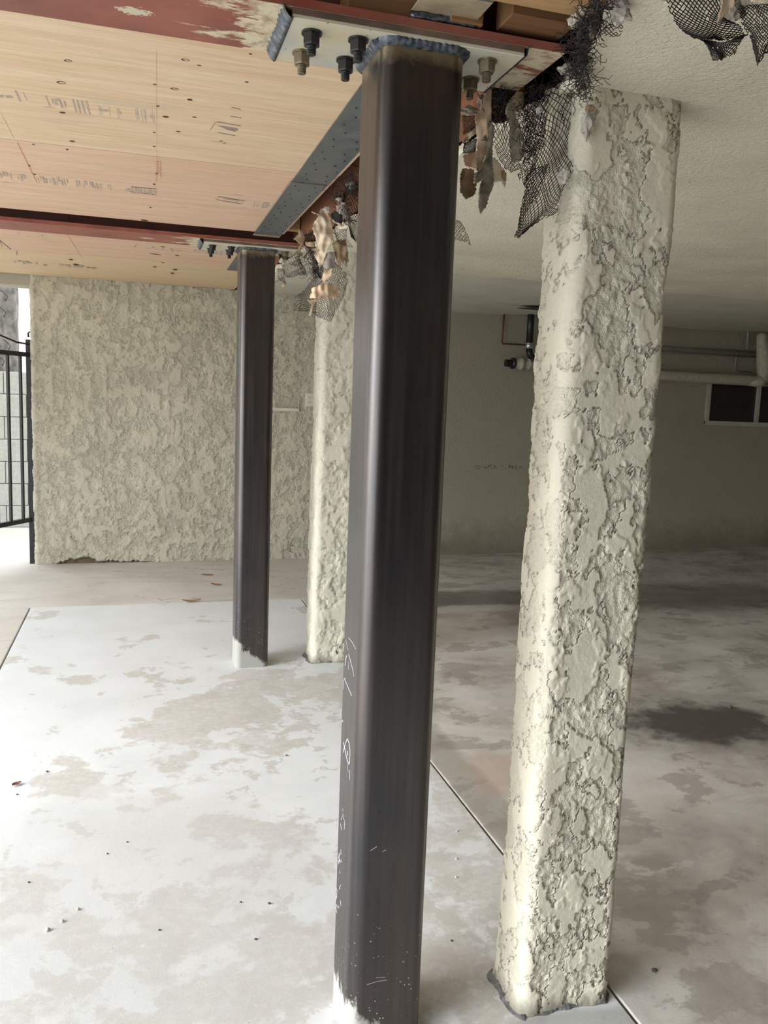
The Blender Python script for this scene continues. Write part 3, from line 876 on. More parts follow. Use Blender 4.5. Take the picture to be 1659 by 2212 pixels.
# chalk writing on the left face of the nearer column
XF = 0.4655
def chalk(pts, r=0.0008):
    return [on_x(px, py, XF) for px, py in pts]
ch = Geo()
def zpx(z): return [(700 + a / 6.32, 1350 + b / 6.32) for a, b in z]
for st, r in (([(295, 205), (320, 300), (330, 345)], .0006), ([(335, 175), (380, 230), (435, 330)], .0008), ([(310, 415), (298, 480), (288, 555)], .0012),
              ([(335, 400), (365, 500), (400, 650), (403, 700)], .0009), ([(338, 500), (330, 610)], .0005), ([(268, 880), (270, 760), (285, 722), (298, 735)], .0007),
              ([(278, 735), (320, 830), (378, 970)], .0010), ([(225, 1160), (245, 1220)], .0005), ([(248, 1300), (258, 1325)], .0014),
              ([(262, 1740), (285, 1650), (318, 1550), (345, 1620), (355, 1750), (350, 1880), (340, 1905), (315, 1840), (290, 1720), (265, 1600)], .0012),
              ([(320, 1720), (322, 1780)], .0014), ([(320, 1900), (330, 2010)], .0006), ([(355, 1980), (350, 2120)], .0008)):
    ch.tube(chalk(zpx(st)), r * 0.75, 4)
for i in range(26):   # faint smeared chalk handwriting lower down
    u = random.random(); px = 737 + 10 * random.random() - 14 * u; py = 1730 + 250 * u
    ch.tube(chalk([(px, py), (px + random.uniform(-3, 3), py + random.uniform(5, 14))]), 0.0005, 4)
tag(ch.build('chalk_marks', CHALK, sa), 'white chalk scribbles')
sc_ = Geo()
def fr(px, py): return on_y(px, py, 1.6836)
for st in (((793, 2127), (815, 2120), (836, 2117)), ((812, 2112), (832, 2111)), ((820, 2120), (826, 2118)), ((800, 1838), (814, 1829)), ((826, 1840), (834, 1836))):
    sc_.tube([fr(*p) for p in st], 0.0007, 4)
sc_.build('scratches', simple('bare_scratch', (0.30, 0.29, 0.28), 0.5), sa)

# ---------------- red I-beams
def red_beam(x0, x1, y0, y1, z0, xc, label):
    yc = (y0 + y1) / 2
    root = empty('steel_beam', (xc, yc, z0))
    Geo().box((x0, y0, z0), (x1, y1, z0 + 0.018)).build('bottom_flange', RED, root)
    Geo().box((x0, yc - 0.006, z0 + 0.018), (x1 - 0.01, yc + 0.006, z0 + 0.24)).build('web', REDWEB, root)
    Geo().box((x0, y0, z0 + 0.24), (x1, y1, z0 + 0.258)).build('top_flange', REDWEB, root)
    tag(root, label, 'beam', 'red steel beams')
    return root
red_beam(-2.28, 0.860, 1.672, 1.898, 2.235, 0.556, 'nearer red-primed steel I-beam running over the nearer steel column')
red_beam(-2.28, 0.900, 4.455, 4.700, 2.288, 0.609, 'farther red-primed steel I-beam running over the farther steel column')

# ---------------- plywood soffit
def edge_x(Y): return 0.668 + 0.0205 * (Y - 1.7)
soffit = empty('plywood_soffit', (-0.8, 4.7, 2.34))
tag(soffit, 'tan plywood soffit panels nailed under the framing at left', 'soffit')
def panel(y0, y1, mat, dz, label, xr=0.0):
    t = 0.018
    a, b = zp(y0) + dz, zp(y1) + dz
    xa, xb = edge_x(y0) + xr, edge_x(y1) + xr
    o = Geo().hexa([(-2.29, y0, a), (xa, y0, a), (xb, y1, b), (-2.29, y1, b), (-2.29, y0, a + t), (xa, y0, a + t), (xb, y1, b + t), (-2.29, y1, b + t)]).build('plywood_panel', mat, soffit)
    return tag(o, label)
pan1 = panel(1.86, 3.043, PLY[0], 0.0, 'pale tan plywood panel')
pan2 = panel(3.052, 4.385, PLY[1], 0.001, 'pinkish plywood panel')
pan3 = panel(4.64, 5.985, PLY[2], 0.0, 'rose plywood panel past the farther beam')
pan4 = panel(5.990, 7.54, PLY[3], 0.004, 'yellowish plywood panel by the back wall', 0.03)
# printed mill stamps (illegible ink bars), pencil boxes, red chalk lines and nail marks: flat print on the panels
def pq(px, py, d=0.0006):
    p = on_ply(px, py); p[2] -= d; return p
def ink_quad(g, a, b, w0, w1=None):
    """bar from pixel a to b, w pixels wide"""
    w1 = w1 or w0
    g.add([pq(a[0] - w0 / 2, a[1]), pq(a[0] + w0 / 2, a[1]), pq(b[0] + w1 / 2, b[1]), pq(b[0] - w1 / 2, b[1])], [(0, 1, 2, 3)])
def ink_row(g, x0, x1, ytop0, slope, hgt, lean, dens, seed):
    rr = random.Random(seed)
    x = x0
    while x < x1:
        w = rr.choice([1.2, 1.8, 2.6, 4.2, 6.0])
        if rr.random() < dens:
            y = ytop0 + slope * (x - x0) + rr.uniform(0, 2)
            hh = hgt * rr.choice([1, 1, 0.9, 0.55])
            if rr.random() < 0.3: y += hgt * 0.35; hh *= 0.6
            ink_quad(g, (x, y), (x + lean * hh, y + hh), w)
        x += w + rr.uniform(1.2, 5.5)
g = Geo()
ink_quad(g, (33, 195), (44, 220), 4); ink_quad(g, (50, 200), (57, 216), 1.5); ink_quad(g, (98, 206), (108, 230), 3)
ink_row(g, 112, 140, 214, 0.1, 17, 0.3, 0.8, 3)
for x in (157, 166, 176, 186): ink_quad(g, (x, 214 + (x - 157) * .14), (x + 8, 243 + (x - 157) * .14), 3.4)
for a in ((0, 205, 12), (18, 206, 14), (118, 213, 18), (226, 236, 10)): ink_quad(g, (a[0], a[1]), (a[0] + 3, a[1] + 5), a[2])
g.build('printed_stamp', INK, pan1)
g = Geo()
ink_row(g, 205, 262, 226, 0.12, 22, 0.15, 0.5, 9); ink_row(g, 294, 342, 233, 0.12, 28, 0.12, 0.85, 5)
g.build('printed_stamp', simple('faint_stamp_ink', (0.56, 0.45, 0.35), 0.9, 0, 0.2, 40), pan1)
g = Geo()
for a, b, w in (((468, 262), (520, 271), 0), ((465, 263), (453, 281), 1), ((470, 285), (508, 292), 0), ((497, 250), (522, 254), 0), ((500, 231), (520, 235), 0)):
    dx, dy = b[0] - a[0], b[1] - a[1]
    g.add([pq(*a), pq(a[0], a[1] + 1.6), pq(b[0], b[1] + 1.6), pq(*b)] if not w else [pq(*a), pq(a[0] + 1.8, a[1]), pq(b[0] + 1.8, b[1]), pq(*b)], [(0, 1, 2, 3)])
g.add([pq(470, 271), pq(494, 274), pq(512, 277), pq(515, 280), pq(508, 284), pq(492, 280)], [(0, 1, 2, 3, 4, 5)])
g.add([pq(474, 303), pq(482, 304), pq(480, 306), pq(475, 306)], [(0, 1, 2, 3)]); g.add([pq(482, 308), pq(489, 307), pq(485, 311), pq(481, 310)], [(0, 1, 2, 3)])
g.build('printed_stamp', INK_DK, pan1)
g = Geo()
ink_row(g, 0, 58, 369, 0.14, 15, 0.35, 0.75, 12); ink_row(g, 82, 146, 378, 0.13, 16, 0.3, 0.85, 14); ink_row(g, 164, 240, 389, 0.12, 14, 0.2, 0.9, 16)
ink_row(g, 272, 336, 402, 0.07, 13, 0.0, 0.6, 18); ink_row(g, 551, 582, 434, 0.1, 12, -0.4, 0.8, 19)
for a, b in (((282, 403), (336, 408)), ((283, 415), (336, 420)), ((470, 424), (528, 434)), ((466, 431), (520, 440))):
    g.add([pq(*a), pq(a[0], a[1] + 1.3), pq(b[0], b[1] + 1.3), pq(*b)], [(0, 1, 2, 3)])
for a, b in (((283, 402), (283, 415)), ((336, 407), (336, 420)), ((477, 424), (469, 431)), ((529, 431), (521, 440))):
    ink_quad(g, a, b, 1.4)
g.add([pq(478, 430), pq(500, 429), pq(518, 434), pq(515, 436), pq(498, 432)], [(0, 1, 2, 3, 4)])
g.build('printed_stamp', INK, pan2)
g = Geo()
ink_row(g, 38, 100, 500, 0.1, 8, 0.35, 0.5, 21); ink_row(g, 318, 400, 529, 0.1, 8, 0.2, 0.7, 22); ink_row(g, 418, 500, 534, 0.1, 10, -0.2, 0.75, 23)
g.build('printed_stamp', INK, pan3)
g = Geo()
ink_row(g, 30, 100, 562, 0.1, 5, 0.3, 0.6, 31); ink_row(g, 125, 220, 569, 0.1, 5, 0.3, 0.6, 32)
g.build('printed_stamp', INK, pan4)
g = Geo()
def line(g, a, b, w=1.2):
    d = np.array(b, float) - np.array(a, float); nrm = np.array([-d[1], d[0]]) / np.hypot(*d) * w / 2
    a, b = np.array(a), np.array(b)
    g.add([pq(*(a - nrm)), pq(*(a + nrm)), pq(*(b + nrm)), pq(*(b - nrm))], [(0, 1, 2, 3)])
line(g, (37, 307), (80, 395), 1.0); line(g, (339, 347), (338, 392), 1.0); line(g, (342, 347), (342, 375), 0.8); line(g, (347, 347), (347, 384), 0.8)
line(g, (344, 366), (348, 366), 0.8)
g.build('chalk_line', RED_CHALK, pan2)
g = Geo(); line(g, (142, 500), (177, 556), 0.9); g.build('chalk_line', RED_CHALK, pan3)
g = Geo(); line(g, (338, 110), (339, 345), 0.45); line(g, (0, 240), (30, 298), 0.45)
g.build('chalk_line', RED_CHALK, pan1)
g = Geo(); line(g, (0, 519), (24, 539), 1.3); line(g, (0, 520), (5, 532), 1.0); line(g, (36, 541), (37, 551), 1.4); line(g, (290, 533), (296, 527), 0.8)
g.build('pencil_mark', PEN, pan3)
def oval(g, px, py, rx, ry, n=14, d=0.0005, tilt=0.13):
    g.add([pq(px + rx * math.cos(2 * math.pi * k / n), py + ry * math.sin(2 * math.pi * k / n) + tilt * rx * math.cos(2 * math.pi * k / n), d) for k in range(n)], [tuple(range(n))])
for pn, lst in ((pan1, [(147, 131, 9, 2.6, 1), (132, 178, 10, 3.0, 1), (400, 129, 9, 2.6, 1), (377, 192, 9, 2.4, 1), (410, 215, 6, 2.2, 0), (135, 243, 7, 1.8, 0), (358, 252, 7, 2.0, 0), (156, 305, 6, 1.5, 0), (420, 253, 5, 1.2, 0),
                       (541, 116, 4, 1.6, 0), (533, 177, 4, 1.6, 0), (430, 141, 5, 1.0, 0), (341, 229, 4, 1.6, 0), (385, 284, 5, 1.2, 0), (333, 286, 3, 1.2, 0), (333, 316, 3, 1.2, 0), (334, 182, 4, 1.2, 0)]),
                (pan2, [(312, 476, 8, 1.4, 0), (338, 375, 3, 1.1, 0), (333, 398, 3, 1.1, 0), (325, 448, 3, 1.1, 0), (63, 358, 3, 1.3, 0), (75, 377, 3, 1.0, 0), (145, 323, 3, 1.2, 0), (72, 312, 3, 1.0, 0)]),
                (pan3, [(383, 552, 5, 1.2, 0), (352, 533, 5, 1.0, 0), (352, 567, 4, 1.0, 0), (336, 549, 14, 0.9, 0), (164, 573, 0.1, 0.1, 0)]),
                (pan4, [(164, 572, 6, 1.2, 0), (378, 583, 5, 1.1, 0), (153, 561, 5, 0.9, 0), (372, 591, 4, 0.9, 0), (334, 577, 4, 0.8, 0)])):
    gd = Geo(); gl = Geo()
    for (px, py, rx, ry, ringed) in lst:
        oval(gd, px, py, rx, ry)
        if ringed: oval(gl, px + 1.5, py - 0.3, rx * 0.72, ry * 0.55, 12, 0.0009)
    gd.build('nail_and_knot_marks', KNOTRIM, pn)
    if gl.v: gl.build('knot_plug', PLY[0], pn)

# ---------------- perforated steel straps
def strap(y0, y1, w0, w1, zoff, label, cream=None, x_off=0.0):
    """nailed flat strap under the plywood edge"""
    def X(y, u): return 0.521 + 0.0225 * (y - 1.9) + x_off + u * 0.136
    root = empty('steel_strap', (X((y0 + y1) / 2, 0.5), (y0 + y1) / 2, zp((y0 + y1) / 2) - 0.004))
    n = 12
    V = []; cr = []
    for i in range(n + 1):
        y = y0 + (y1 - y0) * i / n
        za = zp(y) - 0.0045 + zoff
        V += [(X(y, 0), y, za), (X(y, 1), y, za), (X(y, 1), y, za + 0.004), (X(y, 0), y, za + 0.004)]
        c = 1.0 if (cream and cream[0] <= y <= cream[1]) else 0.0
        cr += [c] * 4
    Fc = []
    for i in range(n):
        a, b = i * 4, (i + 1) * 4
        for k in range(4):
            k2 = (k + 1) % 4
            Fc.append((a + k, b + k, b + k2, a + k2))
    Fc += [(0, 1, 2, 3), (n * 4 + 3, n * 4 + 2, n * 4 + 1, n * 4)]
    o = mesh('strap_plate', V, Fc, STRAP, root)
    at = o.data.attributes.new('cream', 'FLOAT', 'POINT'); at.data.foreach_set('value', np.array(cr, np.float32))
    gn = Geo()
    y = y0 + 0.05; k = 0
    while y < y1 - 0.04:
        for u in ((0.2, 0.75) if k % 2 == 0 else (0.35, 0.88)):
            x = X(y, u) + random.uniform(-.004, .004)
            gn.tube([(x, y, zp(y) - 0.0042 + zoff), (x, y, zp(y) - 0.0064 + zoff)], 0.0030, 7)
        y += 0.078; k += 1
    gn.build('nail_heads', NAIL, root)
    return tag(root, label, 'strap', 'perforated steel straps')
strap(1.885, 3.172, 0, 0, 0.0, 'long grey nailed steel strap just behind the nearer steel column')
strap(3.164, 4.455, 0, 0, -0.003, 'grey nailed steel strap with cream painted end at the farther red beam', (4.37, 4.6), -0.004)
strap(4.70, 6.09, 0, 0, 0.0, 'short-looking grey strap running on past the farther steel column', None, -0.01)
s4 = strap(0.9, 1.682, 0, 0, 0.018, 'grey strap with cream painted end welded to the front of the nearer red beam', (1.585, 1.8), 0.006)
wb = Geo()
wb.tube([(0.52 + 0.01 * i, 1.676 + random.uniform(-.002, .002), 2.262 + random.uniform(-.002, .002)) for i in range(15)], [0.007 + 0.002 * random.random() for _ in range(15)], 8)
wb.build('weld_bead', WELD, s4, True)

# ---------------- timber framing seen through the gaps
def timber(name, a, b, mat, label, cat='timber', zslope=False):
    o = Geo().box(a, b).build(name, mat, None, False, ((a[0] + b[0]) / 2, (a[1] + b[1]) / 2, a[2]))
    bevel(o, 0.003, 1)
    return tag(o, label, cat)
def girder(y0, y1, label, dx=0.0):
    z0, z1 = zc(y0) + 0.034, zc(y1) + 0.034
    o = Geo().hexa([(0.80 + dx, y0, z0), (0.89, y0, z0), (0.89, y1, z1), (0.80 + dx, y1, z1), (0.80 + dx, y0, 2.655), (0.89, y0, 2.655), (0.89, y1, 2.655), (0.80 + dx, y1, 2.655)]).build('wood_girder', GIRDER, None, False, (0.845, (y0 + y1) / 2, z0))
    return tag(o, label, 'timber', 'redwood girder lengths')
girder(1.93, 3.880, 'nearer length of dark redwood girder above the torn lath')
girder(3.889, 7.45, 'farther length of dark redwood girder above the torn lath', 0.006)
timber('wood_blocking', (0.700, 4.355, 2.350), (0.803, 4.395, 2.62), JOIST_LITE, 'pale wood blocking beside the strap at the farther red beam')
timber('floor_joist', (0.585, 1.395, 2.222), (0.815, 1.490, 2.40), JOIST_LITE, 'pale-edged floor joist at the top edge, right of the cream strap end')
timber('floor_joist', (-2.25, 1.30, 2.30), (0.50, 1.37, 2.52), JOIST, 'long brown floor joist above the near edge of the red beam')
timber('wood_blocking', (0.395, 1.695, 2.258), (0.545, 1.76, 2.46), JOIST, 'brown wood block standing on the nearer beam flange behind the strap')
timber('wood_blocking', (0.60, 1.665, 2.258), (0.672, 1.72, 2.46), JOIST, 'short brown wood block right of the cream strap end')
timber('wood_blocking', (0.712, 1.62, 2.268), (0.855, 1.70, 2.345), JOIST, 'chunky brown wood block over the right end of the nearer beam')
timber('wood_blocking', (0.70, 1.50, 2.30), (0.86, 1.60, 2.50), JOIST, 'dark wood block above the pale-edged joist')


# ---------------- torn lath, paper and mortar hanging from the broken ceiling edge
def bez(ctrl, nu, nv):
    """smooth surface through a grid of control points -> (nv, nu, 3)"""
    A = np.array(ctrl, float)
    def interp(A, n):
        k = A.shape[0]; t = np.linspace(0, k - 1, n); i = np.clip(np.floor(t).astype(int), 0, k - 2); f = (t - i)
        p0 = A[np.maximum(i - 1, 0)]; p1 = A[i]; p2 = A[i + 1]; p3 = A[np.minimum(i + 2, k - 1)]
        sh = (n,) + (1,) * (A.ndim - 1); f = f.reshape(sh)
        return 0.5 * (2 * p1 + (p2 - p0) * f + (2 * p0 - 5 * p1 + 4 * p2 - p3) * f ** 2 + (3 * p1 - p0 - 3 * p2 + p3) * f ** 3)
    B = interp(A, nv)
    return interp(B.swapaxes(0, 1), nu).swapaxes(0, 1)
def net(parent, rows, Y, nu, nv, r=0.0008, wav=0.012, seed=0, drop=0.03, name='wire_mesh', dy=None):
    """diamond mesh draped over a control grid given as rows of (px, py) at depth Y"""
    rr = np.random.default_rng(seed)
    ctrl = []
    for i, row in enumerate(rows):
        y = Y if dy is None else Y + dy[i]
        ctrl.append([on_y(px, py, y + 0.015 * math.sin(2.1 * k + i)) for k, (px, py) in enumerate(row)])
    S = bez(ctrl, nu, nv)
    Q = S.reshape(-1, 3)
    S = S + (wav * np.stack([0.35 * perlin(Q * 22 + seed), 1.0 * perlin(Q * 17 + 9 + seed), 0.35 * perlin(Q * 22 + 31 + seed)], 1)).reshape(S.shape)
    segs = []
    for j in range(nv - 1):
        for i in range(nu):
            if (i + j) % 2: continue
            for di in (-1, 1):
                if 0 <= i + di < nu:
                    edge = min(i, nu - 1 - i, nv - 1 - j)
                    if rr.random() < drop + (0.28 if edge < 2 else 0): continue
                    segs.append((S[j, i], S[j + 1, i + di]))
    A = np.array([q[0] for q in segs]); B = np.array([q[1] for q in segs])
    D = B - A; D /= np.linalg.norm(D, axis=1)[:, None] + 1e-9
    U = np.cross(D, np.array([0.2, 0.9, 0.3])); U /= np.linalg.norm(U, axis=1)[:, None] + 1e-9
    Wv = np.cross(D, U)
    V = []
    for P0 in (A, B):
        for k in range(3):
            a = 2 * math.pi * k / 3
            V.append(P0 + r * (U * math.cos(a) + Wv * math.sin(a)))
    V = np.stack(V, 1).reshape(-1, 3)
    b = np.arange(len(A)) * 6
    Fc = np.concatenate([np.stack([b + k, b + (k + 1) % 3, b + 3 + (k + 1) % 3, b + 3 + k], 1) for k in range(3)])
    o = mesh(name, V, Fc, WIRE, parent)
    return o
def inside(poly, x, y):
    c = False; j = len(poly) - 1
    for i in range(len(poly)):
        xi, yi = poly[i]; xj, yj = poly[j]
        if (yi > y) != (yj > y) and x < (xj - xi) * (y - yi) / (yj - yi + 1e-9) + xi: c = not c
        j = i
    return c
def sheet(parent, poly, Y, mat, name='paper_scrap', cell=2.2, wav=0.02, thick=0.0012, seed=0, lean=0.0, label=None):
    """torn sheet: a ragged outline filled with a fine curled surface of real thickness"""
    rr = np.random.default_rng(seed + 100)
    xs = [p[0] for p in poly]; ys = [p[1] for p in poly]
    gx = np.arange(min(xs) - cell, max(xs) + cell, cell); gy = np.arange(min(ys) - cell, max(ys) + cell, cell)
    keep = {}
    V = []; Fc = []
    jx = rr.uniform(-0.35, 0.35, (len(gy), len(gx))) * cell; jy = rr.uniform(-0.35, 0.35, (len(gy), len(gx))) * cell
    y0, y1 = min(ys), max(ys)
    def vid(i, j):
        if (i, j) not in keep:
            px, py = gx[i] + jx[j, i], gy[j] + jy[j, i]
            p = on_y(px, py, Y)
            dyy = wav * perlin(np.array([[p[0] * 11 + seed, seed * 1.7, p[2] * 7]]))[0] + wav * 0.5 * perlin(np.array([[p[0] * 40, seed, p[2] * 26]]))[0] + lean * (py - y0) / (y1 - y0 + 1)
            keep[(i, j)] = len(V)
            V.append(on_y(px, py, Y + dyy))
        return keep[(i, j)]
    for j in range(len(gy) - 1):
        for i in range(len(gx) - 1):
            if inside(poly, gx[i] + cell / 2 + rr.uniform(-.4, .4) * cell, gy[j] + cell / 2 + rr.uniform(-.4, .4) * cell):
                Fc.append((vid(i, j), vid(i + 1, j), vid(i + 1, j + 1), vid(i, j + 1)))
    if not Fc: return None
    o = mesh(name, V, Fc, mat, parent, True)
    md = o.modifiers.new('thickness', 'SOLIDIFY'); md.thickness = thick; md.offset = 0
    if label: tag(o, label)
    return o
def tangle(parent, pts, Ys, spread, n, r=0.0007, seed=0, L=(0.02, 0.06), name='wire_tangle'):
    """loose curled wires strewn along a path of pixels"""
    rr = np.random.default_rng(seed)
    g = Geo()
    P = [on_y(px, py, y) for (px, py), y in zip(pts, Ys)]
    for k in range(n):
        t = rr.uniform(0, len(P) - 1.001); i = int(t); f = t - i
        c = P[i] * (1 - f) + P[i + 1] * f + rr.normal(size=3) * spread
        d = rr.normal(size=3); d /= np.linalg.norm(d)
        l = rr.uniform(*L); m_ = 6; path = [c]
        for q in range(m_):
            d = d + 0.75 * rr.normal(size=3); d /= np.linalg.norm(d)
            path.append(path[-1] + d * l / m_)
        g.tube(path, r, 3, False)
    return g.build(name, WIRE, parent)
def chunk(parent, px, py, Y, rad, mat, seed=0, name='mortar_lump', sq=(1, 1, 1)):
    """lumpy piece of broken render"""
    bm = bmesh.new(); bmesh.ops.create_icosphere(bm, subdivisions=3, radius=1.0)
    c = on_y(px, py, Y)
    Vv = np.array([v.co[:] for v in bm.verts])
    nz = 1 + 0.6 * fbm(Vv * 1.3 + seed * 3.7, 3) + 0.25 * perlin(Vv * 6 + seed)
    Vv = Vv * nz[:, None] * rad * np.array(sq) + c
    Fc = [[v.index for v in f.verts] for f in bm.faces]; bm.free()
    return mesh(name, Vv, Fc, mat, parent, False)
def Zn(l): return [(960 + a / 4.88, 130 + b / 4.88) for a, b in l]
def Zf(l): return [(600 + a / 6.506, 380 + b / 6.506) for a, b in l]
def Zt(l): return [(1200 + a / 3.614, b / 3.614) for a, b in l]

# near clump under the end of the nearer beam
clump = empty('torn_lath', (0.84, 1.80, 2.20))
tag(clump, 'big tattered clump of black wire lath and tan paper beside the nearer stucco column', 'torn lath', 'torn lath at the ceiling edge')
net(clump, [Zn([(800, 460), (980, 320), (1250, 140), (1420, 60)]), Zn([(830, 800), (1010, 690), (1250, 520), (1480, 330)]), Zn([(900, 1050), (1060, 1000), (1250, 900), (1430, 750)]),
            Zn([(850, 1300), (980, 1280), (1150, 1200), (1360, 1130)]), Zn([(810, 1600), (900, 1600), (1050, 1560), (1230, 1420)]), Zn([(720, 1870), (790, 1860), (900, 1770), (1180, 1600)])],
    1.74, 30, 48, 0.0009, 0.012, 1, 0.02, dy=[0.05, 0.02, -0.01, -0.02, -0.03, -0.03])
net(clump, [Zn([(860, 520), (1000, 420), (1160, 300)]), Zn([(820, 760), (960, 740), (1060, 680)]), Zn([(840, 980), (930, 980), (1050, 900)])], 1.80, 16, 26, 0.0009, 0.02, 2, 0.05)
net(clump, [Zn([(860, 1150), (960, 1150), (1080, 1100)]), Zn([(830, 1350), (930, 1350), (1040, 1300)]), Zn([(830, 1560), (900, 1540), (1000, 1500)])], 1.765, 12, 22, 0.0009, 0.018, 12, 0.05)
net(clump, [Zn([(1180, 560), (1330, 420), (1480, 350)]), Zn([(1260, 800), (1380, 760), (1450, 700)]), Zn([(1180, 1150), (1290, 1120), (1370, 1060)])], 1.77, 12, 30, 0.0008, 0.018, 22, 0.05)
net(clump, [Zn([(505, 600), (600, 610), (660, 610), (720, 620)]), Zn([(510, 850), (600, 890), (660, 900), (740, 880)]), Zn([(560, 1000), (640, 1040), (720, 1080), (800, 1080)]), Zn([(640, 1150), (700, 1185), (740, 1170), (810, 1140)])],
    1.87, 14, 22, 0.0008, 0.006, 3, 0.02)
net(clump, [Zn([(510, 300), (610, 300), (760, 340)]), Zn([(515, 450), (600, 460), (720, 480)]), Zn([(510, 640), (600, 640), (680, 620)])], 1.90, 34, 40, 0.0010, 0.03, 4, 0.02)
net(clump, [Zn([(540, 290), (640, 310), (780, 350)]), Zn([(530, 450), (610, 460), (740, 480)]), Zn([(520, 600), (590, 610), (680, 600)])], 1.93, 34, 40, 0.0010, 0.03, 5, 0.02)
net(clump, [Zn([(200, 590), (280, 585), (360, 570)]), Zn([(195, 690), (260, 690), (330, 670)]), Zn([(195, 800), (240, 770), (300, 740)])], 1.93, 16, 22, 0.0008, 0.01, 6, 0.05)
net(clump, [Zn([(195, 880), (270, 840), (340, 830)]), Zn([(195, 940), (270, 920), (340, 890)]), Zn([(190, 985), (260, 985), (330, 960)])], 1.92, 24, 16, 0.0009, 0.012, 7, 0.05)
net(clump, [Zn([(790, 1080), (880, 1020), (960, 1000)]), Zn([(800, 1160), (870, 1140), (930, 1130)]), Zn([(790, 1200), (810, 1300), (830, 1330)])], 1.79, 12, 14, 0.0009, 0.02, 8, 0.08)
tangle(clump, Zn([(800, 480), (900, 650), (920, 850), (860, 1050)]), [1.8, 1.79, 1.78, 1.79], 0.010, 130, 0.0007, 5)
tangle(clump, Zn([(1400, 60), (1300, 200), (1050, 330), (880, 380)]), [1.66, 1.74, 1.8, 1.84], 0.009, 110, 0.0006, 6)
tangle(clump, Zn([(520, 330), (620, 420), (600, 560), (540, 560)]), [1.9, 1.9, 1.9, 1.9], 0.010, 120, 0.0008, 61)
sheet(clump, Zn([(440, 290), (492, 300), (500, 600), (470, 700), (450, 950), (400, 1100), (350, 1190), (328, 1100), (345, 900), (335, 700), (325, 600), (400, 450)]), 1.90, PAPER, seed=1, wav=0.02)
sheet(clump, Zn([(470, 640), (520, 700), (500, 900), (485, 1050), (505, 1340), (470, 1400), (430, 1550), (370, 1610), (365, 1400), (400, 1250), (320, 1300), (330, 1220), (430, 1050), (460, 880), (400, 840), (430, 760)]), 1.885, MORTAR, 'mortar_strip', 1.8, 0.02, 0.010, 2)
sheet(clump, Zn([(190, 1000), (340, 960), (345, 1150), (210, 1110)]), 1.915, PAPER, seed=3)
sheet(clump, Zn([(200, 1140), (310, 1150), (338, 1300), (325, 1410), (225, 1470), (165, 1380), (170, 1200)]), 1.90, PAPER_DK, seed=4)
sheet(clump, Zn([(490, 1010), (560, 1060), (640, 1170), (655, 1210), (630, 1350), (605, 1280), (500, 1285), (478, 1180)]), 1.91, PAPER_LT, seed=5)
sheet(clump, Zn([(640, 1180), (655, 1190), (645, 1320), (628, 1345), (600, 1240), (560, 1120)]), 1.90, PAPER_DK, seed=55, cell=1.6)
sheet(clump, Zn([(705, 400), (770, 330), (835, 340), (835, 470), (760, 560), (715, 500)]), 1.86, PAPER_DK, seed=6)
sheet(clump, Zn([(660, 470), (700, 420), (740, 600), (770, 650), (825, 800), (835, 970), (790, 1070), (720, 1070), (690, 900), (700, 720), (650, 560)]), 1.865, MORTAR, 'mortar_strip', 1.8, 0.018, 0.008, 7)
sheet(clump, Zn([(810, 850), (835, 870), (835, 950), (815, 930)]), 1.85, PAPER, seed=8, cell=1.5)
sheet(clump, Zn([(860, 1440), (905, 1430), (885, 1580), (820, 1650), (815, 1620), (850, 1560)]), 1.725, PAPER, seed=9, cell=1.6)
sheet(clump, Zn([(320, 1180), (360, 1170), (340, 1230), (318, 1240)]), 1.91, PAPER_LT, seed=10, cell=1.5)
sheet(clump, Zn([(190, 850), (330, 700), (340, 760), (250, 850), (195, 880)]), 1.935, PAPER_LT, seed=13, cell=1.8)
chunk(clump, *Zn([(1500, 700)])[0], 1.665, 0.019, MORTAR_LT, 1, sq=(0.75, 0.6, 1.35))
chunk(clump, *Zn([(1260, 1230)])[0], 1.68, 0.014, MORTAR_LT, 2, sq=(0.9, 0.6, 1.0))
chunk(clump, *Zn([(1530, 520)])[0], 1.665, 0.010, PAPER_DK, 3, sq=(1, 0.6, 0.8))
chunk(clump, *Zn([(280, 540)])[0], 1.94, 0.013, MORTAR_LT, 4, sq=(2.0, 0.8, 0.7))
chunk(clump, *Zn([(400, 440)])[0], 1.93, 0.010, MORTAR_LT, 5, sq=(1.0, 0.8, 1.4))
chunk(clump, *Zn([(1290, 110)])[0], 1.72, 0.012, MORTAR_LT, 6, sq=(1.3, 0.8, 0.9))
chunk(clump, *Zn([(1000, 530)])[0], 1.74, 0.006, MORTAR_LT, 7)

# wires fraying along the ragged ceiling edge
fray = empty('torn_lath', (0.80, 1.45, 2.19))
tag(fray, 'strip of frayed dark wires along the broken ceiling edge at the top', 'torn lath', 'torn lath at the ceiling edge')
tangle(fray, [(1300, -10), (1280, 40), (1252, 85), (1255, 130), (1250, 170), (1262, 215)], [1.27, 1.36, 1.44, 1.52, 1.60, 1.66], 0.0095, 420, 0.0007, 9, (0.02, 0.07))
net(fray, [[(1290, -5), (1310, 0), (1330, 8)], [(1272, 40), (1292, 40), (1312, 38)], [(1255, 90), (1272, 92), (1288, 92)], [(1240, 130), (1256, 132), (1270, 130)]], 1.38, 14, 40, 0.0008, 0.02, 41, 0.1, dy=[-0.1, -0.02, 0.04, 0.1])
net(fray, [Zt([(330, 120), (420, 100), (500, 150)]), Zt([(345, 200), (430, 200), (522, 220)]), Zt([(350, 265), (430, 275), (500, 275)])], 1.345, 12, 12, 0.0007, 0.01, 42, 0.1)
sheet(fray, Zt([(290, 60), (330, 20), (335, 180), (300, 300), (265, 300), (275, 180)]), 1.38, PAPER_DK, seed=20)
sheet(fray, Zt([(190, 55), (250, 80), (235, 110), (200, 95)]), 1.42, MORTAR_LT, 'mortar_lump', 1.6, 0.01, 0.008, 21)
